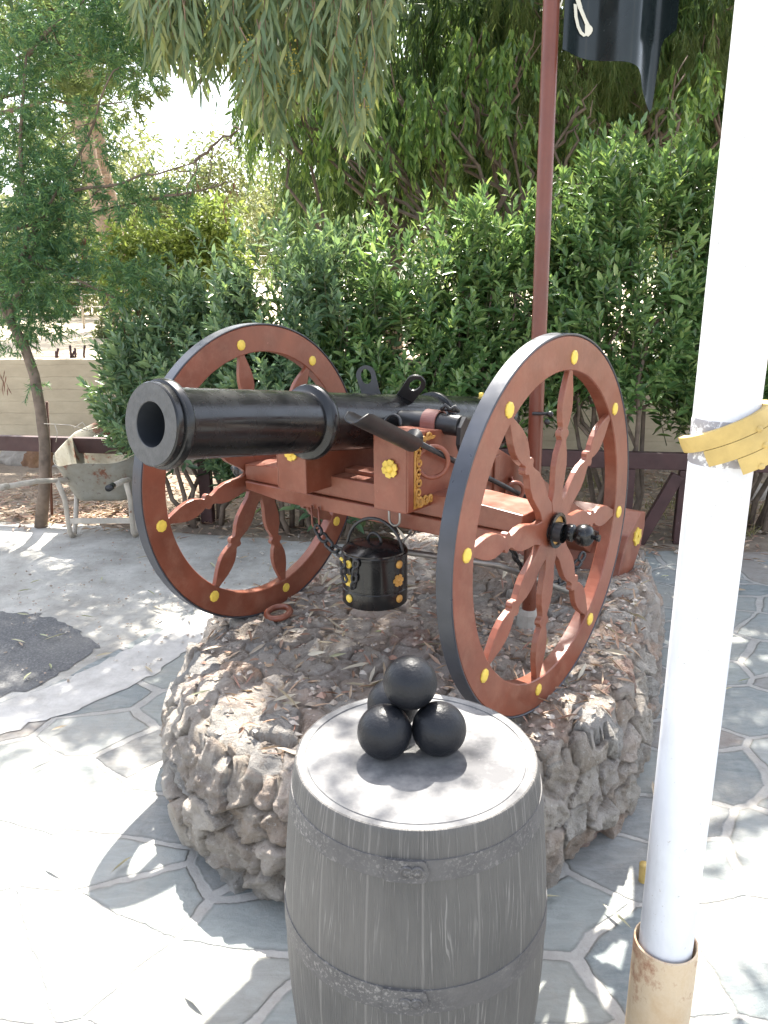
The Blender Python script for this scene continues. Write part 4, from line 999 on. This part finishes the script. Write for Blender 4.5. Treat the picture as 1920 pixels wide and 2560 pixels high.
# ---- drooping narrow-leaved trees behind ----------------------------------------
def weeping(name, label, c, trunk_top, blobs, nst, seed, mat, ll=.15, lw=.014, strand=(.35, .8), group='drooping trees behind the hedge', lean=(0, 0), cat='tree', tr=.11, dens=26):
    rng = np.random.default_rng(seed); root = empty(name, c, label, cat, group); C_ = np.array(c)
    mb = MB(); tp = Vector((lean[0], lean[1], trunk_top))
    pts, rad = branch((0, 0, -.1), tp, tr, tr*.5, seed, .05, 9); mb.tube(pts, rad, 12)
    for k, (bx, by, bz, br_) in enumerate(blobs):
        e = Vector((bx-c[0], by-c[1], bz-c[2])); st = pts[min(9, 4+k % 6)]
        p2, r2 = branch(st, e, tr*.4, .008, seed*31+k, .12); mb.tube(p2, r2, 7)
        for j in range(3):
            v = Vector(rng.normal(size=3)).normalized()*br_*.8; p3, r3 = branch(p2[4+j], e+v, .018, .004, seed*77+k*5+j, .12, 5); mb.tube(p3, r3, 5)
    mb.build('trunk', M_bark, root)
    P = []; D = []; U = []; L_ = []; W_ = []
    for s in range(nst):
        bx, by, bz, br_ = blobs[rng.integers(len(blobs))]
        v = rng.normal(size=3); v /= np.linalg.norm(v); q = np.array([bx, by, bz])-C_+v*br_*rng.uniform(.25, 1)**.5*np.array([1, 1, .8])
        out = v*np.array([1, 1, 0])*.35; sl = rng.uniform(*strand); nl = dens
        for i in range(nl):
            t = i/nl; p = q+out*sl*t*(1-.5*t)+np.array([0, 0, -sl*t*t*.6-sl*.35*t])+rng.normal(size=3)*.012
            dd = np.array([0, 0, -1.])+rng.normal(size=3)*.33+out*.3; P.append(p); D.append(dd); U.append(rng.normal(size=3)); s_ = ll*rng.uniform(.6, 1.2); L_.append(s_); W_.append(lw*rng.uniform(.8, 1.3))
    leaf_mesh('crown', mat, P, D, U, L_, W_, root, droop=.0, fold=.1)
    return root
def blobs(seed, n_, x, y, z, r):
    rd_ = random.Random(seed); return [(rd_.uniform(*x), rd_.uniform(*y), rd_.uniform(*z), rd_.uniform(*r)) for _ in range(n_)]
weeping('weeping_tree', 'dark drooping tree behind the middle of the hedge', (.1, 8.6, 1.0), 2.6, blobs(1, 26, (-1.2, 1.4), (8.2, 9.0), (2.1, 4.7), (.42, .68)), 1900, 21, L_weep, lean=(.1, .1))
weeping('weeping_tree', 'dark drooping tree behind the red flagpole and the flag', (2.2, 8.6, 1.0), 2.6, blobs(2, 28, (1.1, 3.6), (8.2, 9.0), (2.1, 4.7), (.42, .68)), 1900, 22, L_weep, lean=(-.3, .1))
weeping('weeping_tree', 'drooping tree at the right edge beyond the white pole', (4.6, 8.4, 1.0), 2.4, blobs(3, 14, (3.5, 5.4), (8.0, 8.7), (1.9, 4.6), (.4, .6)), 1000, 23, L_weep)
weeping('feathery_tree', 'pale green feathery tree hanging behind the flag', (3.1, 8.2, 1.0), 2.6, blobs(4, 14, (1.1, 3.2), (7.7, 8.1), (2.9, 4.3), (.26, .42)), 600, 24, leafmat('feathery_light', [(.10, .17, .05), (.17, .24, .08), (.24, .28, .11)], .5, .45), ll=.12, lw=.006, strand=(.2, .42), dens=40, lean=(-.4, -.1), tr=.06)
L_mid = leafmat('fresh_green_leaf', [(.07, .15, .04), (.12, .23, .06), (.20, .33, .09), (.33, .45, .13)], .35, .42, .6)
mblobs = [(*dat(x, y, Y), r) for x, y, Y, r in ((560, 190, 7.2, .22), (640, 200, 7.3, .26), (760, 215, 7.2, .26), (860, 200, 7.3, .28), (960, 225, 7.1, .26), (1050, 170, 7.2, .28), (1090, 270, 7.1, .24), (930, 290, 7.2, .24), (1120, 110, 7.3, .25), (1020, 80, 7.4, .25), (1250, 230, 7.2, .26), (1330, 300, 7.1, .24), (1440, 250, 7.2, .26), (1480, 160, 7.3, .26), (700, 300, 7.3, .2), (840, 340, 7.2, .2))]
weeping('leafy_tree', 'fresh green broad-leaved tree sprawling over the hedge in front of the dark drooping trees', (1.0, 7.25, 0), 2.1, mblobs, 230, 29, L_mid, ll=.11, lw=.026, strand=(.2, .5), dens=20, tr=.07)
# ---- gum tree whose crown hangs in from above and shades the cannon ---------------
def litmap(sx, sy):
    """canopy density wanted over the shadow point (plane z = .4)"""
    nz = noise.noise
    g = .80
    def soft(v, a, b): t = max(0., min(1., (v-a)/(b-a))); return t*t*(3-2*t)
    # open sky over the sunny lower-left paving
    e = 2.80+.3*nz(Vector((sx*1.5, 0, 0)))+.25*soft(-sx, .7, 1.2)
    open1 = (1-soft(sy, e-.45, e+.35))*(1-soft(sx, -.35, .0))
    open2 = (1-soft(sy, 2.35, 2.7))*soft(sx, .05, .2)*(1-.45*soft(sx, .85, 1.1))*.97
    barrel = (1-soft(sy, 1.4, 1.6))*(1-soft(abs(sx-.06), .30, .42))*.74
    far = soft(sy, 5.0, 5.5)*(1-soft(sx, -1.6, -1.2))
    hedge = soft(sy, 3.7, 3.95)*(1-soft(sy, 4.7, 5.0))*soft(sx, -1.5, -1.0)*.85
    tt = max(0, min(1, (sx+1.8)/1.0)); strip = (1-soft(abs(sy-(3.12+.75*tt)), .12, .34))*(1-soft(sx, -.75, -.5))*.85
    g *= (1-strip)*(1-hedge)*(1-open1)*(1-open2)*(1-barrel)*(1-far)
    return g
def canopy():
    rng = np.random.default_rng(77); root = empty('gum_tree', (4.6, 5.2, 0), 'grey-green gum tree whose drooping leafy branches hang in from above', 'tree')
    C_ = np.array([4.6, 5.2, 0]); mb = MB()
    pts, rad = branch((0, 0, -.1), (-.8, .6, 5.4), .24, .13, 5, .03, 10); mb.tube(pts, rad, 14)
    ends = [(-5.5, 6.4, 5.2), (-3.4, 6.0, 4.9), (-1.2, 5.8, 4.7), (-2.2, 6.4, 5.6), (.4, 5.3, 5.0), (1.6, 4.4, 4.8), (1.2, 6.6, 5.8), (-.6, 7.2, 6.2), (3.0, 3.4, 4.9), (-4.6, 7.4, 6.0), (.2, 4.4, 4.0)]
    for k, e in enumerate(ends):
        p2, r2 = branch(pts[6+k % 4], Vector(e)-Vector(C_), .085, .012, 900+k, .07, 9); mb.tube(p2, r2, 8)
        for j in range(5):
            v = Vector((rng.uniform(-1, 1), rng.uniform(-.8, .8), rng.uniform(-.3, .35))); q = p2[3+j]
            p3, r3 = branch(q, q+v, .022, .005, 950+k*7+j, .12, 5); mb.tube(p3, r3, 5)
    mb.build('trunk', M_bark, root)
    P = []; D = []; U = []; L_ = []; W_ = []
    T = 1/math.tan(SUN_EL)
    nclump = 0
    for _ in range(5200):
        sx, sy = rng.uniform(-4.2, 3.6), rng.uniform(.9, 6.2); 
        z_ = rng.uniform(4.2, 6.3)
        g = litmap(sx, sy)
        # dapple field: clumpy gaps
        dp = .5+.5*noise.noise(Vector((sx*2.3, sy*2.3, 4.)))*1.6+.25*noise.noise(Vector((sx*6, sy*6, 9.)))
        if dp > .50+.42*g: continue
        if rng.random() > min(1, g*1.25): continue
        y_ = sy+(z_-.4)*T; x_ = sx+(z_-.4)*T*math.tan(SUN_AZ)
        c_ = np.array([x_, y_, z_]); nclump += 1
        m_ = 13
        off = rng.normal(size=(m_, 3))*np.array([.11, .11, .16])
        for k in range(m_):
            P.append(c_+off[k]-C_); D.append(np.array([0, 0, -1.])+rng.normal(size=3)*.75); U.append(rng.normal(size=3)); L_.append(rng.uniform(.12, .19)); W_.append(rng.uniform(.028, .042))
    leaf_mesh('crown', L_canopy, P, D, U, L_, W_, root, fold=.12)
    # strands that hang into view, with bud clusters
    P = []; D = []; U = []; L_ = []; W_ = []; FPp = []; tw = MB()
    env = [(290, 60), (320, 150), (345, 205), (380, 160), (430, 235), (455, 205), (500, 120), (520, 195), (530, 330), (560, 350), (600, 335), (630, 345), (660, 250), (700, 275), (735, 350), (752, 385), (775, 375), (800, 330), (825, 240), (840, 120), (860, 60)]
    ex = np.array([a for a, b in env]); ey = np.array([b for a, b in env])
    for s in range(360):
        x_ = rng.uniform(290, 850); yb = np.interp(x_, ex, ey)*rng.uniform(.25, 1.0)**.55
        Y = rng.uniform(4.9, 5.7)
        if rng.random() < .35: yb = min(yb, rng.uniform(0, 140))
        bot = Vector(dat(x_, yb-30, Y)); sl = rng.uniform(.25, .6); top = bot+Vector((rng.uniform(-.12, .12), rng.uniform(-.1, .1), sl))
        mid = (top+bot)/2+Vector((rng.uniform(-.04, .04), 0, .02)); pp = [top-Vector(C_), mid-Vector(C_), bot-Vector(C_)]
        if s % 2 == 0: tw.tube(pp, [.004, .003, .0015], 5)
        nl = int(sl*34)
        for i in range(nl):
            t = i/nl; p = (np.array(top)*(1-t)**2+2*t*(1-t)*np.array(mid)+t*t*np.array(bot))-C_
            a = rng.uniform(0, 6.28); out = np.array([math.cos(a), math.sin(a), 0])*rng.uniform(.1, .95)
            P.append(p); D.append(np.array([0, 0, -1.])+out+rng.normal(size=3)*.12); U.append(rng.normal(size=3)*.5+np.array([0, -1, 0])); L_.append(rng.uniform(.09, .19)); W_.append(rng.uniform(.016, .027))
        if rng.random() < .14:
            for i in range(45): FPp.append(np.array(bot)*.45+np.array(top)*.55-C_+rng.normal(size=3)*np.array([.022, .022, .055]))
    # long leaf-bearing limbs running above the frame to the strands
    for k, (a, b) in enumerate((((300, -120), (850, -90)), ((380, -150), (650, -60)))):
        p2, r2 = branch(dat(a[0], a[1], 5.3)-Vector(C_), dat(b[0], b[1], 5.3)-Vector(C_), .012, .02, 40+k, .04, 9); tw.tube(p2, r2, 7)
        p2, r2 = branch(dat(b[0], b[1], 5.3)-Vector(C_), Vector((-.5, .4, 4.4)), .02, .07, 60+k, .05, 9); tw.tube(p2, r2, 8)
    tw.build('branch', M_twig, root)
    leaf_mesh('hanging_foliage', L_euc, P, D, U, L_, W_, root, fold=.1, droop=.05)
    n_ = len(FPp); leaf_mesh('blossom', L_flower, FPp, rng.normal(size=(n_, 3)), rng.normal(size=(n_, 3)), .014, .010, root)
    print('canopy clumps', nclump, 'strand leaves', len(P))
canopy()
# ---- thin feathery tree at the left ----------------------------------------------
def needles(root, C_, clumps, seed, mat, per=70, nn=22, ll=.055, lw=.0075, pods=None):
    rng = np.random.default_rng(seed); P = []; D = []; U = []; L_ = []; W_ = []
    for (c_, r) in clumps:
        for s in range(int(per*(r/.2)**2)):
            v = rng.normal(size=3); v /= np.linalg.norm(v); q = np.array(c_)+v*r*rng.random()**.4*np.array([1, 1, .75])
            d = np.array([v[0], v[1], -.25+.5*v[2]])+rng.normal(size=3)*.35; d /= np.linalg.norm(d); sl = rng.uniform(.07, .14)
            for i in range(nn):
                t = i/nn; P.append(q+d*sl*t); D.append(d+rng.normal(size=3)*.55); U.append(rng.normal(size=3)); L_.append(ll*rng.uniform(.7, 1.2)); W_.append(lw)
    P = np.array(P)-np.array(C_); return leaf_mesh('crown', mat, P, D, U, L_, W_, root, fold=.1)
tb0 = datz(88, 1138, 0)
lt = empty('feathery_tree', tb0, 'thin dark feathery tree with a leaning trunk beside the wheelbarrow', 'tree')
mb = MB(); Yt = tb0.y
tp = [tb0-tb0]+[dat(x, y, Yt)-tb0 for x, y in ((96, 1050), (97, 960), (88, 890), (74, 810), (50, 740), (20, 690), (0, 640))]
mb.tube(tp, [.047, .042, .040, .038, .036, .033, .030, .026], 12)
br_list = [((20, 690), (60, 560), (95, 500), .026), ((60, 560), (180, 610), (260, 650), .012), ((0, 640), (40, 560), (120, 420), .02), ((120, 420), (200, 300), (240, 150), .012), ((0, 500), (150, 470), (330, 430), .014), ((330, 430), (400, 420), (470, 400), .010), ((80, 520), (20, 350), (60, 120), .018), ((120, 420), (260, 400), (420, 350), .012), ((420, 350), (470, 300), (520, 280), .012), ((60, 120), (120, 40), (240, -40), .014)]
for i, (a, b, c_, r) in enumerate(br_list):
    pts = [dat(*a, Yt)-tb0, dat(*b, Yt-.15+.05*(i % 5))-tb0, dat(*c_, Yt+.1-.08*(i % 4))-tb0]; 
    fine = []
    for k in range(9):
        t = k/8; fine.append(pts[0]*(1-t)**2+pts[1]*2*t*(1-t)+pts[2]*t*t+Vector((noise.noise(Vector((i, k*.7, 0))), 0, noise.noise(Vector((i, k*.7, 5)))))*.03)
    mb.tube(fine, [r*(1-.6*k/8) for k in range(9)], 7)
    for k in (3, 5, 7, 8):
        rd_ = random.Random(i*9+k); e = fine[k]+Vector((rd_.uniform(-.25, .25), rd_.uniform(-.15, .15), rd_.uniform(-.25, .15))); p3, r3 = branch(fine[k], e, .005, .002, i*9+k, .12, 5); mb.tube(p3, r3, 4)
mb.build('trunk', M_bark, lt)
cl = []
for x, y, r, dy in ((20, 230, .28, 0), (60, 320, .26, .1), (30, 420, .30, 0), (110, 460, .24, -.1), (60, 520, .28, 0), (150, 520, .16, .1), (20, 610, .28, .1), (90, 600, .20, -.1), (60, 680, .20, 0), (20, 700, .20, 0), (130, 640, .14, 0), (170, 560, .12, 0),
                    (215, 560, .13, 0), (240, 600, .13, .1), (270, 640, .12, 0), (300, 600, .14, 0), (330, 620, .11, -.1), (310, 560, .10, 0), (250, 430, .12, 0), (300, 440, .13, 0), (360, 440, .12, .1), (330, 400, .10, 0), (180, 400, .13, 0), (210, 330, .13, 0), (190, 250, .12, 0), (220, 130, .13, 0), (250, 90, .14, .1),
                    (60, 140, .2, 0), (10, 60, .26, 0), (120, 90, .14, .2), (180, 40, .18, 0), (270, 30, .2, .1), (330, 60, .16, 0), (290, 150, .12, .1), (65, 820, .06, 0), (150, 460, .14, 0), (0, 560, .2, 0), (100, 380, .18, 0), (255, 700, .06, 0), (265, 720, .05, 0), (420, 400, .07, 0), (130, 700, .09, .05)):
    q = dat(x, y, Yt+dy); cl.append(((q.x, q.y, q.z), r))
needles(lt, tb0, cl, 91, L_needle)
rng = np.random.default_rng(8); P = []; D = []
for x, y in ((180, 520), (182, 545), (168, 530), (300, 650), (303, 660), (490, 420), (483, 455), (505, 400), (8, 810), (12, 830), (420, 400), (275, 715)):
    for k in range(7): q = dat(x+rng.uniform(-8, 8), y+rng.uniform(-14, 14), Yt)-tb0; P.append(np.array(q)); D.append(np.array([0, 0, -1.])+rng.normal(size=3)*.15)
pu = rng.normal(size=(len(P), 3))
for i in range(0, len(P), 7): leaf_mesh('seed_pod', L_pod, P[i:i+7], D[i:i+7], pu[i:i+7], .06, .008, lt)
L_pale = leafmat('pale_feathery', [(.12, .20, .09), (.20, .28, .14), (.28, .34, .16)], .5, .5)
ub = Vector((-5.2, 9.4, 1.0)); ut = empty('feathery_tree', ub, 'pale soft feathery tree reaching over the top left behind the thin dark one', 'tree')
mb = MB(); pts, rad = branch((0, 0, -.1), (1.2, -.3, 4.6), .12, .05, 71, .04, 9); mb.tube(pts, rad, 10); cl = []
for i, (x, y, r) in enumerate(((60, 40, .45), (130, 60, .42), (200, 40, .45), (270, 70, .42), (330, 30, .40), (350, 110, .32), (300, 160, .30), (240, 150, .34), (170, 150, .36), (90, 150, .36), (120, 230, .30), (200, 220, .26), (270, 220, .20), (30, 220, .3), (-40, 100, .5), (380, 60, .35), (60, 320, .26), (310, -60, .5), (150, -60, .5))):
    q = dat(x, y, 9.0+.35*(i % 3)); cl.append(((q.x, q.y, q.z), r)); p2, r2 = branch(pts[5+i % 4], q-ub, .03, .006, 700+i, .08, 7); mb.tube(p2, r2, 6)
mb.build('trunk', M_bark, ut); needles(ut, ub, cl, 92, L_pale, per=16, nn=22, ll=.12, lw=.014)
# stake tied to it and the twine
mb = MB(); p0 = datz(112, 1118, 0); mb.tube([(0, 0, -.02), dat(108, 1000, p0.y)-p0, dat(101, 868, p0.y-.05)-p0], .011, 7); sk = mb.build('stake', paint('rust', (.10, .045, .03), .8, .4, 20, bump=.4)); sk.location = p0; tag(sk, 'thin rusty stake leaning against the thin tree trunk', 'stake')
mb = MB(); q0 = dat(95, 915, Yt-.05)
mb.tube([Vector(), dat(150, 918, Yt-.1)-q0, dat(190, 930, Yt)-q0, dat(232, 915, Yt+.2)-q0], .0035, 5); mb.tube([dat(118, 915, Yt-.08)-q0, dat(124, 935, Yt-.08)-q0, dat(121, 955, Yt-.08)-q0], .003, 5); mb.tube([dat(160, 925, Yt-.1)-q0, dat(178, 912, Yt-.1)-q0, dat(190, 928, Yt-.1)-q0, dat(176, 932, Yt-.1)-q0], .0035, 5); mb.tube([dat(190, 930, Yt)-q0, dat(215, 940, Yt+.1)-q0], .003, 5)
tw = mb.build('twine', M_frame); tw.location = q0; tag(tw, 'pale knotted twine tied round the thin tree trunk above the wheelbarrow', 'twine')
# ---- trees and bushes beyond the wall ---------------------------------------------
def fluffy(name, label, c, bl, n_, seed, mat, ll, lw, cat='tree', tr=.12, group='trees beyond the wall', htr=None):
    rng = np.random.default_rng(seed); root = empty(name, c, label, cat, group); mb = MB(); C_ = np.array(c)
    zt_ = htr or (max(b[2] for b in bl)-c[2])*.8
    pts, rad = branch((0, 0, -.2), (rng.uniform(-.2, .2), 0, zt_), tr, tr*.3, seed, .05, 8); mb.tube(pts, rad, 9)
    for k, b in enumerate(bl):
        e = Vector(b[:3])-Vector(C_); p2, r2 = branch(pts[3+k % 5], e, tr*.35, .01, seed+k*3, .1, 6); mb.tube(p2, r2, 6)
    mb.build('trunk', M_bark, root)
    bl_ = np.array(bl); w_ = bl_[:, 3]**2; w_ /= w_.sum(); idx = rng.choice(len(bl), n_, p=w_); v = rnd_unit(rng, n_)
    P = bl_[idx, :3]+v*(bl_[idx, 3:4])*(rng.random((n_, 1))**.45)*np.array([1, 1, .85])-C_
    D = v*.6+rng.normal(size=(n_, 3))*.7+np.array([0, 0, -.3]); leaf_mesh('crown', mat, P, D, rng.normal(size=(n_, 3)), ll*rng.uniform(.7, 1.2, n_), lw, root)
    return root
def dbl(pts_, Y, r): return [(*dat(x, y, Y), r) for x, y in pts_]
L_olive = leafmat('olive_leaf', [(.10, .14, .06), (.17, .20, .09), (.22, .24, .12)], .5, .4)
b0 = dat(330, 700, 11.5)
fluffy('yellow_green_bush', 'bright yellow-green sunlit bush beyond the wall, left of the hedge', (b0.x, 11.5, 1.0), dbl(((250, 560), (300, 520), (340, 600), (390, 560), (420, 500), (440, 600), (290, 620), (380, 640), (480, 560), (460, 480)), 11.5, .48), 9000, 31, L_bright, .10, .04, 'bush', .05)
b0 = dat(330, 700, 15)
fluffy('bushy_tree', 'loose olive-green tree standing behind the yellow-green bush', (b0.x-1, 16, 1.1), dbl(((180, 560), (240, 500), (330, 460), (420, 440), (500, 430), (300, 400), (460, 360), (250, 600), (380, 520)), 16, .8), 9000, 32, L_olive, .14, .04, 'tree', .1)
b0 = dat(60, 620, 15); 
fluffy('bushy_tree', 'olive-green tree at the far left behind the feathery one', (b0.x, 17, 1.2), dbl(((-40, 560), (20, 600), (80, 560), (130, 600), (0, 500), (60, 620), (170, 630), (200, 600)), 17, .8), 8000, 33, L_olive, .14, .04, 'tree', .1)
Ld = L_olive
for i, (x, Y, h_, s_) in enumerate(((-9, 24, 5.5, 41), (-3, 26, 4.6, 42), (3, 22, 6, 43), (9, 24, 6, 44), (-14, 22, 7, 45), (6, 15, 6, 46), (1.5, 14, 5.5, 47))):
    fluffy('bushy_tree', ['distant round tree left of the palm trunks', 'low distant tree seen between the palm trunks and the hedge', 'distant tree hidden mostly by the hedge', 'distant tree at the far right', 'tall distant tree at the far left edge', 'broad tree right of the flag beyond the wall', 'broad tree behind the drooping trees beyond the wall'][i], (x, Y, 1.1), [(x+math.cos(k*2.4)*1.3*(k % 3)/1.5, Y+math.sin(k*2.4), 1.6+h_*(.25+.75*k/9)*.8, 1.15) for k in range(10)], 7000, s_, Ld, .20, .07, 'tree', .16)
# pale palm trunks top left
n = NT('palm_bark'); n.set(Base_Color=n.ramp(n.noise(6, 8, .7, n.mapping((1, 1, 3))), [(.3, (.22, .15, .10)), (.7, (.42, .32, .24))]), Roughness=.9); n.bump(n.noise(14, 6), 1., .05); M_palm = n.m
for i, (a, b, c_, r, Y, lb) in enumerate((((118, 30), (150, 180), (200, 380), .13, 13.0, 'left one of the two stout leaning trunks rising beyond the wall'), ((175, 60), (192, 200), (222, 380), .12, 13.6, 'right one of the two stout leaning trunks rising beyond the wall'))):
    p = [dat(a[0]-50, a[1]-200, Y), dat(*a, Y), dat(*b, Y), dat(*c_, Y)]; e = p[3]+(p[3]-p[2])*1.0; e.z = 1.0; base = Vector((p[3].x+.35, Y, 1.0))
    root = empty('palm_tree', base, lb, 'tree', 'palms beyond the wall')
    pts = [Vector((0, 0, -.1))]+[q-base for q in reversed(p)]; mb = MB()
    fine = []; 
    for k in range(len(pts)-1):
        for j in range(6): fine.append(pts[k].lerp(pts[k+1], j/6)+Vector((.02*((j+k) % 2), 0, 0)))
    fine.append(pts[-1]); mb.tube(fine, [r*(1+.06*((k*7) % 3-1)) for k in range(len(fine))], 14); mb.build('trunk', M_palm, root)
    rng = np.random.default_rng(60+i); P = []; D = []; U = []; top = np.array(fine[-1])
    for f in range(26):
        a_ = f*2.4; el = rng.uniform(-.3, .9); 
        for k in range(46):
            t = (k//2)/23; ln = 2.1; dx = math.cos(a_)*math.cos(el); dy_ = math.sin(a_)*math.cos(el); q = top+np.array([dx*ln*t, dy_*ln*t, math.sin(el)*ln*t-1.3*t*t])
            sd = np.array([-math.sin(a_), math.cos(a_), 0])*(1 if k % 2 else -1); P.append(q); D.append(sd*.8+np.array([dx, dy_, -.5])*.6); U.append(np.array([0, 0, 1.]))
    leaf_mesh('frond', L_olive, P, D, U, .5, .035, root)
# small bush and stubble in the sandy yard
b0 = dat(232, 745, 11.2); fluffy('small_bush', 'small dry bush alone on the sunny sand above the wall', (b0.x, 11.2, 1.03), [(b0.x, 11.2, 1.18, .16), (b0.x+.08, 11.2, 1.3, .13), (b0.x-.1, 11.25, 1.1, .12)], 700, 71, L_olive, .07, .02, 'bush', .012, None)
for i, x in enumerate((118, 124, 150, 158, 160, 182)):
    Y = 8.35; p = dat(x, 757, Y); mb = MB(); rr_ = .012; mb.tube([(0, 0, -.05), (.01*(-1)**i, 0, .05), (.012, 0, .09+.03*(i % 3))], rr_, 6); o = mb.build('fence_stub', M_brownwood); o.location = (p.x, Y, yardz(p.x, Y)); tag(o, 'short rusty stub in the sand above the wall, %s of the six from the left' % ('first', 'second', 'third', 'fourth', 'fifth', 'last')[i], 'stub', 'rusty stubs in a row above the wall')
# wire fence across the yard
wf = empty('wire_fence', (-4, 13, 1.1), 'thin wire fence on slim posts across the sunny yard', 'fence')
for k in range(9):
    mb = MB(); x = -6+k*1.3; mb.tube([(x, 0, 0), (x, 0, 1.15)], .02, 6); mb.build('post', M_steel, wf)
for k in range(6):
    mb = MB(); mb.tube([(-8, 0, .15+k*.19), (5, 0, .15+k*.19)], .004, 4); mb.build('wire', M_steel, wf)
# ---- litter -----------------------------------------------------------------------
def litter(name, n_, region, seed, mat, ll, lw, label=None, hgt=.004):
    rng = np.random.default_rng(seed); P = []; D = []; U = []; L_ = []; W_ = []
    while len(P) < n_:
        x, y = region(rng)
        p, nn = ground_h(x, y)
        a = rng.uniform(0, 6.28); d = Vector((math.cos(a), math.sin(a), rng.normal()*.06)); d = d-nn*d.dot(nn)*.97; 
        P.append(tuple(p+Vector((0, 0, hgt+rng.random()*.006)))); D.append(tuple(d)); U.append(tuple(Vector(nn)+Vector(rng.normal(size=3))*.35)); L_.append(rng.uniform(*ll)); W_.append(rng.uniform(*lw))
    o = leaf_mesh(name, mat, P, D, U, L_, W_, None, fold=.35); o['kind'] = 'stuff'; return o
def reg_plat(rng):
    a = rng.uniform(-PI, PI); r = rim(a)*math.sqrt(rng.random())*.97; return PC.x+r*math.cos(a), PC.y+r*math.sin(a)
litter('leaf_litter', 800, reg_plat, 1, L_dry, (.03, .085), (.006, .014))
litter('leaf_litter', 120, reg_plat, 2, leafmat('pale_dry_leaf', [(.42, .36, .26), (.55, .5, .4), (.35, .25, .2)], .5, .1), (.09, .13), (.014, .02))
def reg_bed(rng):
    while True:
        x, y = rng.uniform(-3.4, 3.4), rng.uniform(4.4, 7.4)
        if y > 5.05-.16*x+.25*abs(rng.normal()): return x, y
litter('leaf_litter', 3800, reg_bed, 3, L_dry, (.05, .12), (.010, .02))
litter('leaf_litter', 150, lambda rng: (rng.uniform(-2.2, 2.4), rng.uniform(1.0, 5.0)), 4, leafmat('pale_leaf_on_paving', [(.30, .32, .18), (.45, .40, .28), (.36, .26, .18)], .5, .1), (.06, .12), (.010, .016))
def reg_trk(rng): a = rng.normal(size=2)*.28; return tb0.x+.25+a[0]*1.4, tb0.y+.10+abs(a[1])*.8
litter('leaf_litter', 500, reg_trk, 5, L_dry, (.05, .11), (.010, .02))
# gravel chips over the platform and paths
def chips(name, n_, region, seed, sz, mat):
    rng = np.random.default_rng(seed); vs_ = []; fs = []
    base = np.array([(1, 0, 0), (-1, 0, 0), (0, 1, 0), (0, -1, 0), (0, 0, 1), (0, 0, -1)], float); F0 = [(0, 2, 4), (2, 1, 4), (1, 3, 4), (3, 0, 4), (2, 0, 5), (1, 2, 5), (3, 1, 5), (0, 3, 5)]
    for i in range(n_):
        x, y = region(rng); p, nn = ground_h(x, y); s = rng.uniform(*sz); sc_ = rng.uniform(.5, 1.2, 3)*s; sc_[2] *= .6
        q = base*(1+rng.normal(size=(6, 1))*.15)*sc_; a = rng.uniform(0, 6.28); c_, s_ = math.cos(a), math.sin(a); q = q@np.array([[c_, s_, 0], [-s_, c_, 0], [0, 0, 1]])
        b = len(vs_); vs_ += [(p.x+v[0], p.y+v[1], p.z+v[2]+s*.15) for v in q]; fs += [(b+f[0], b+f[1], b+f[2]) for f in F0]
    me = bpy.data.meshes.new(name); me.from_pydata(vs_, [], fs); me.materials.append(mat); me.update(); o = bpy.data.objects.new(name, me); COL.objects.link(o); o['kind'] = 'stuff'; return o
M_chip = leafmat('stone_chip', [(.20, .15, .11), (.34, .28, .22), (.46, .42, .37), (.30, .17, .12)], .85, 0)
chips('gravel', 1500, reg_plat, 7, (.005, .019), M_chip)
chips('gravel', 500, lambda rng: (rng.uniform(-2.4, -.4), rng.uniform(3.2, 5.4)), 8, (.004, .011), M_chip)
chips('gravel', 900, reg_bed, 9, (.008, .03), M_chip)
# tufts of dry grass by the rail
P = []; D = []; rng = np.random.default_rng(12)
for _ in range(46):
    x, y = rng.uniform(1.4, 3.4), rng.uniform(5.3, 7.0)
    for k in range(22): P.append((x+rng.normal()*.05, y+rng.normal()*.05, 0)); D.append((rng.normal()*.5, rng.normal()*.5, 1))
g_ = leaf_mesh('grass', leafmat('dry_grass', [(.16, .16, .06), (.32, .28, .14)], .6, .3), P, D, rng.normal(size=(len(P), 3)), rng.uniform(.06, .16, len(P)), .006); g_['kind'] = 'stuff'
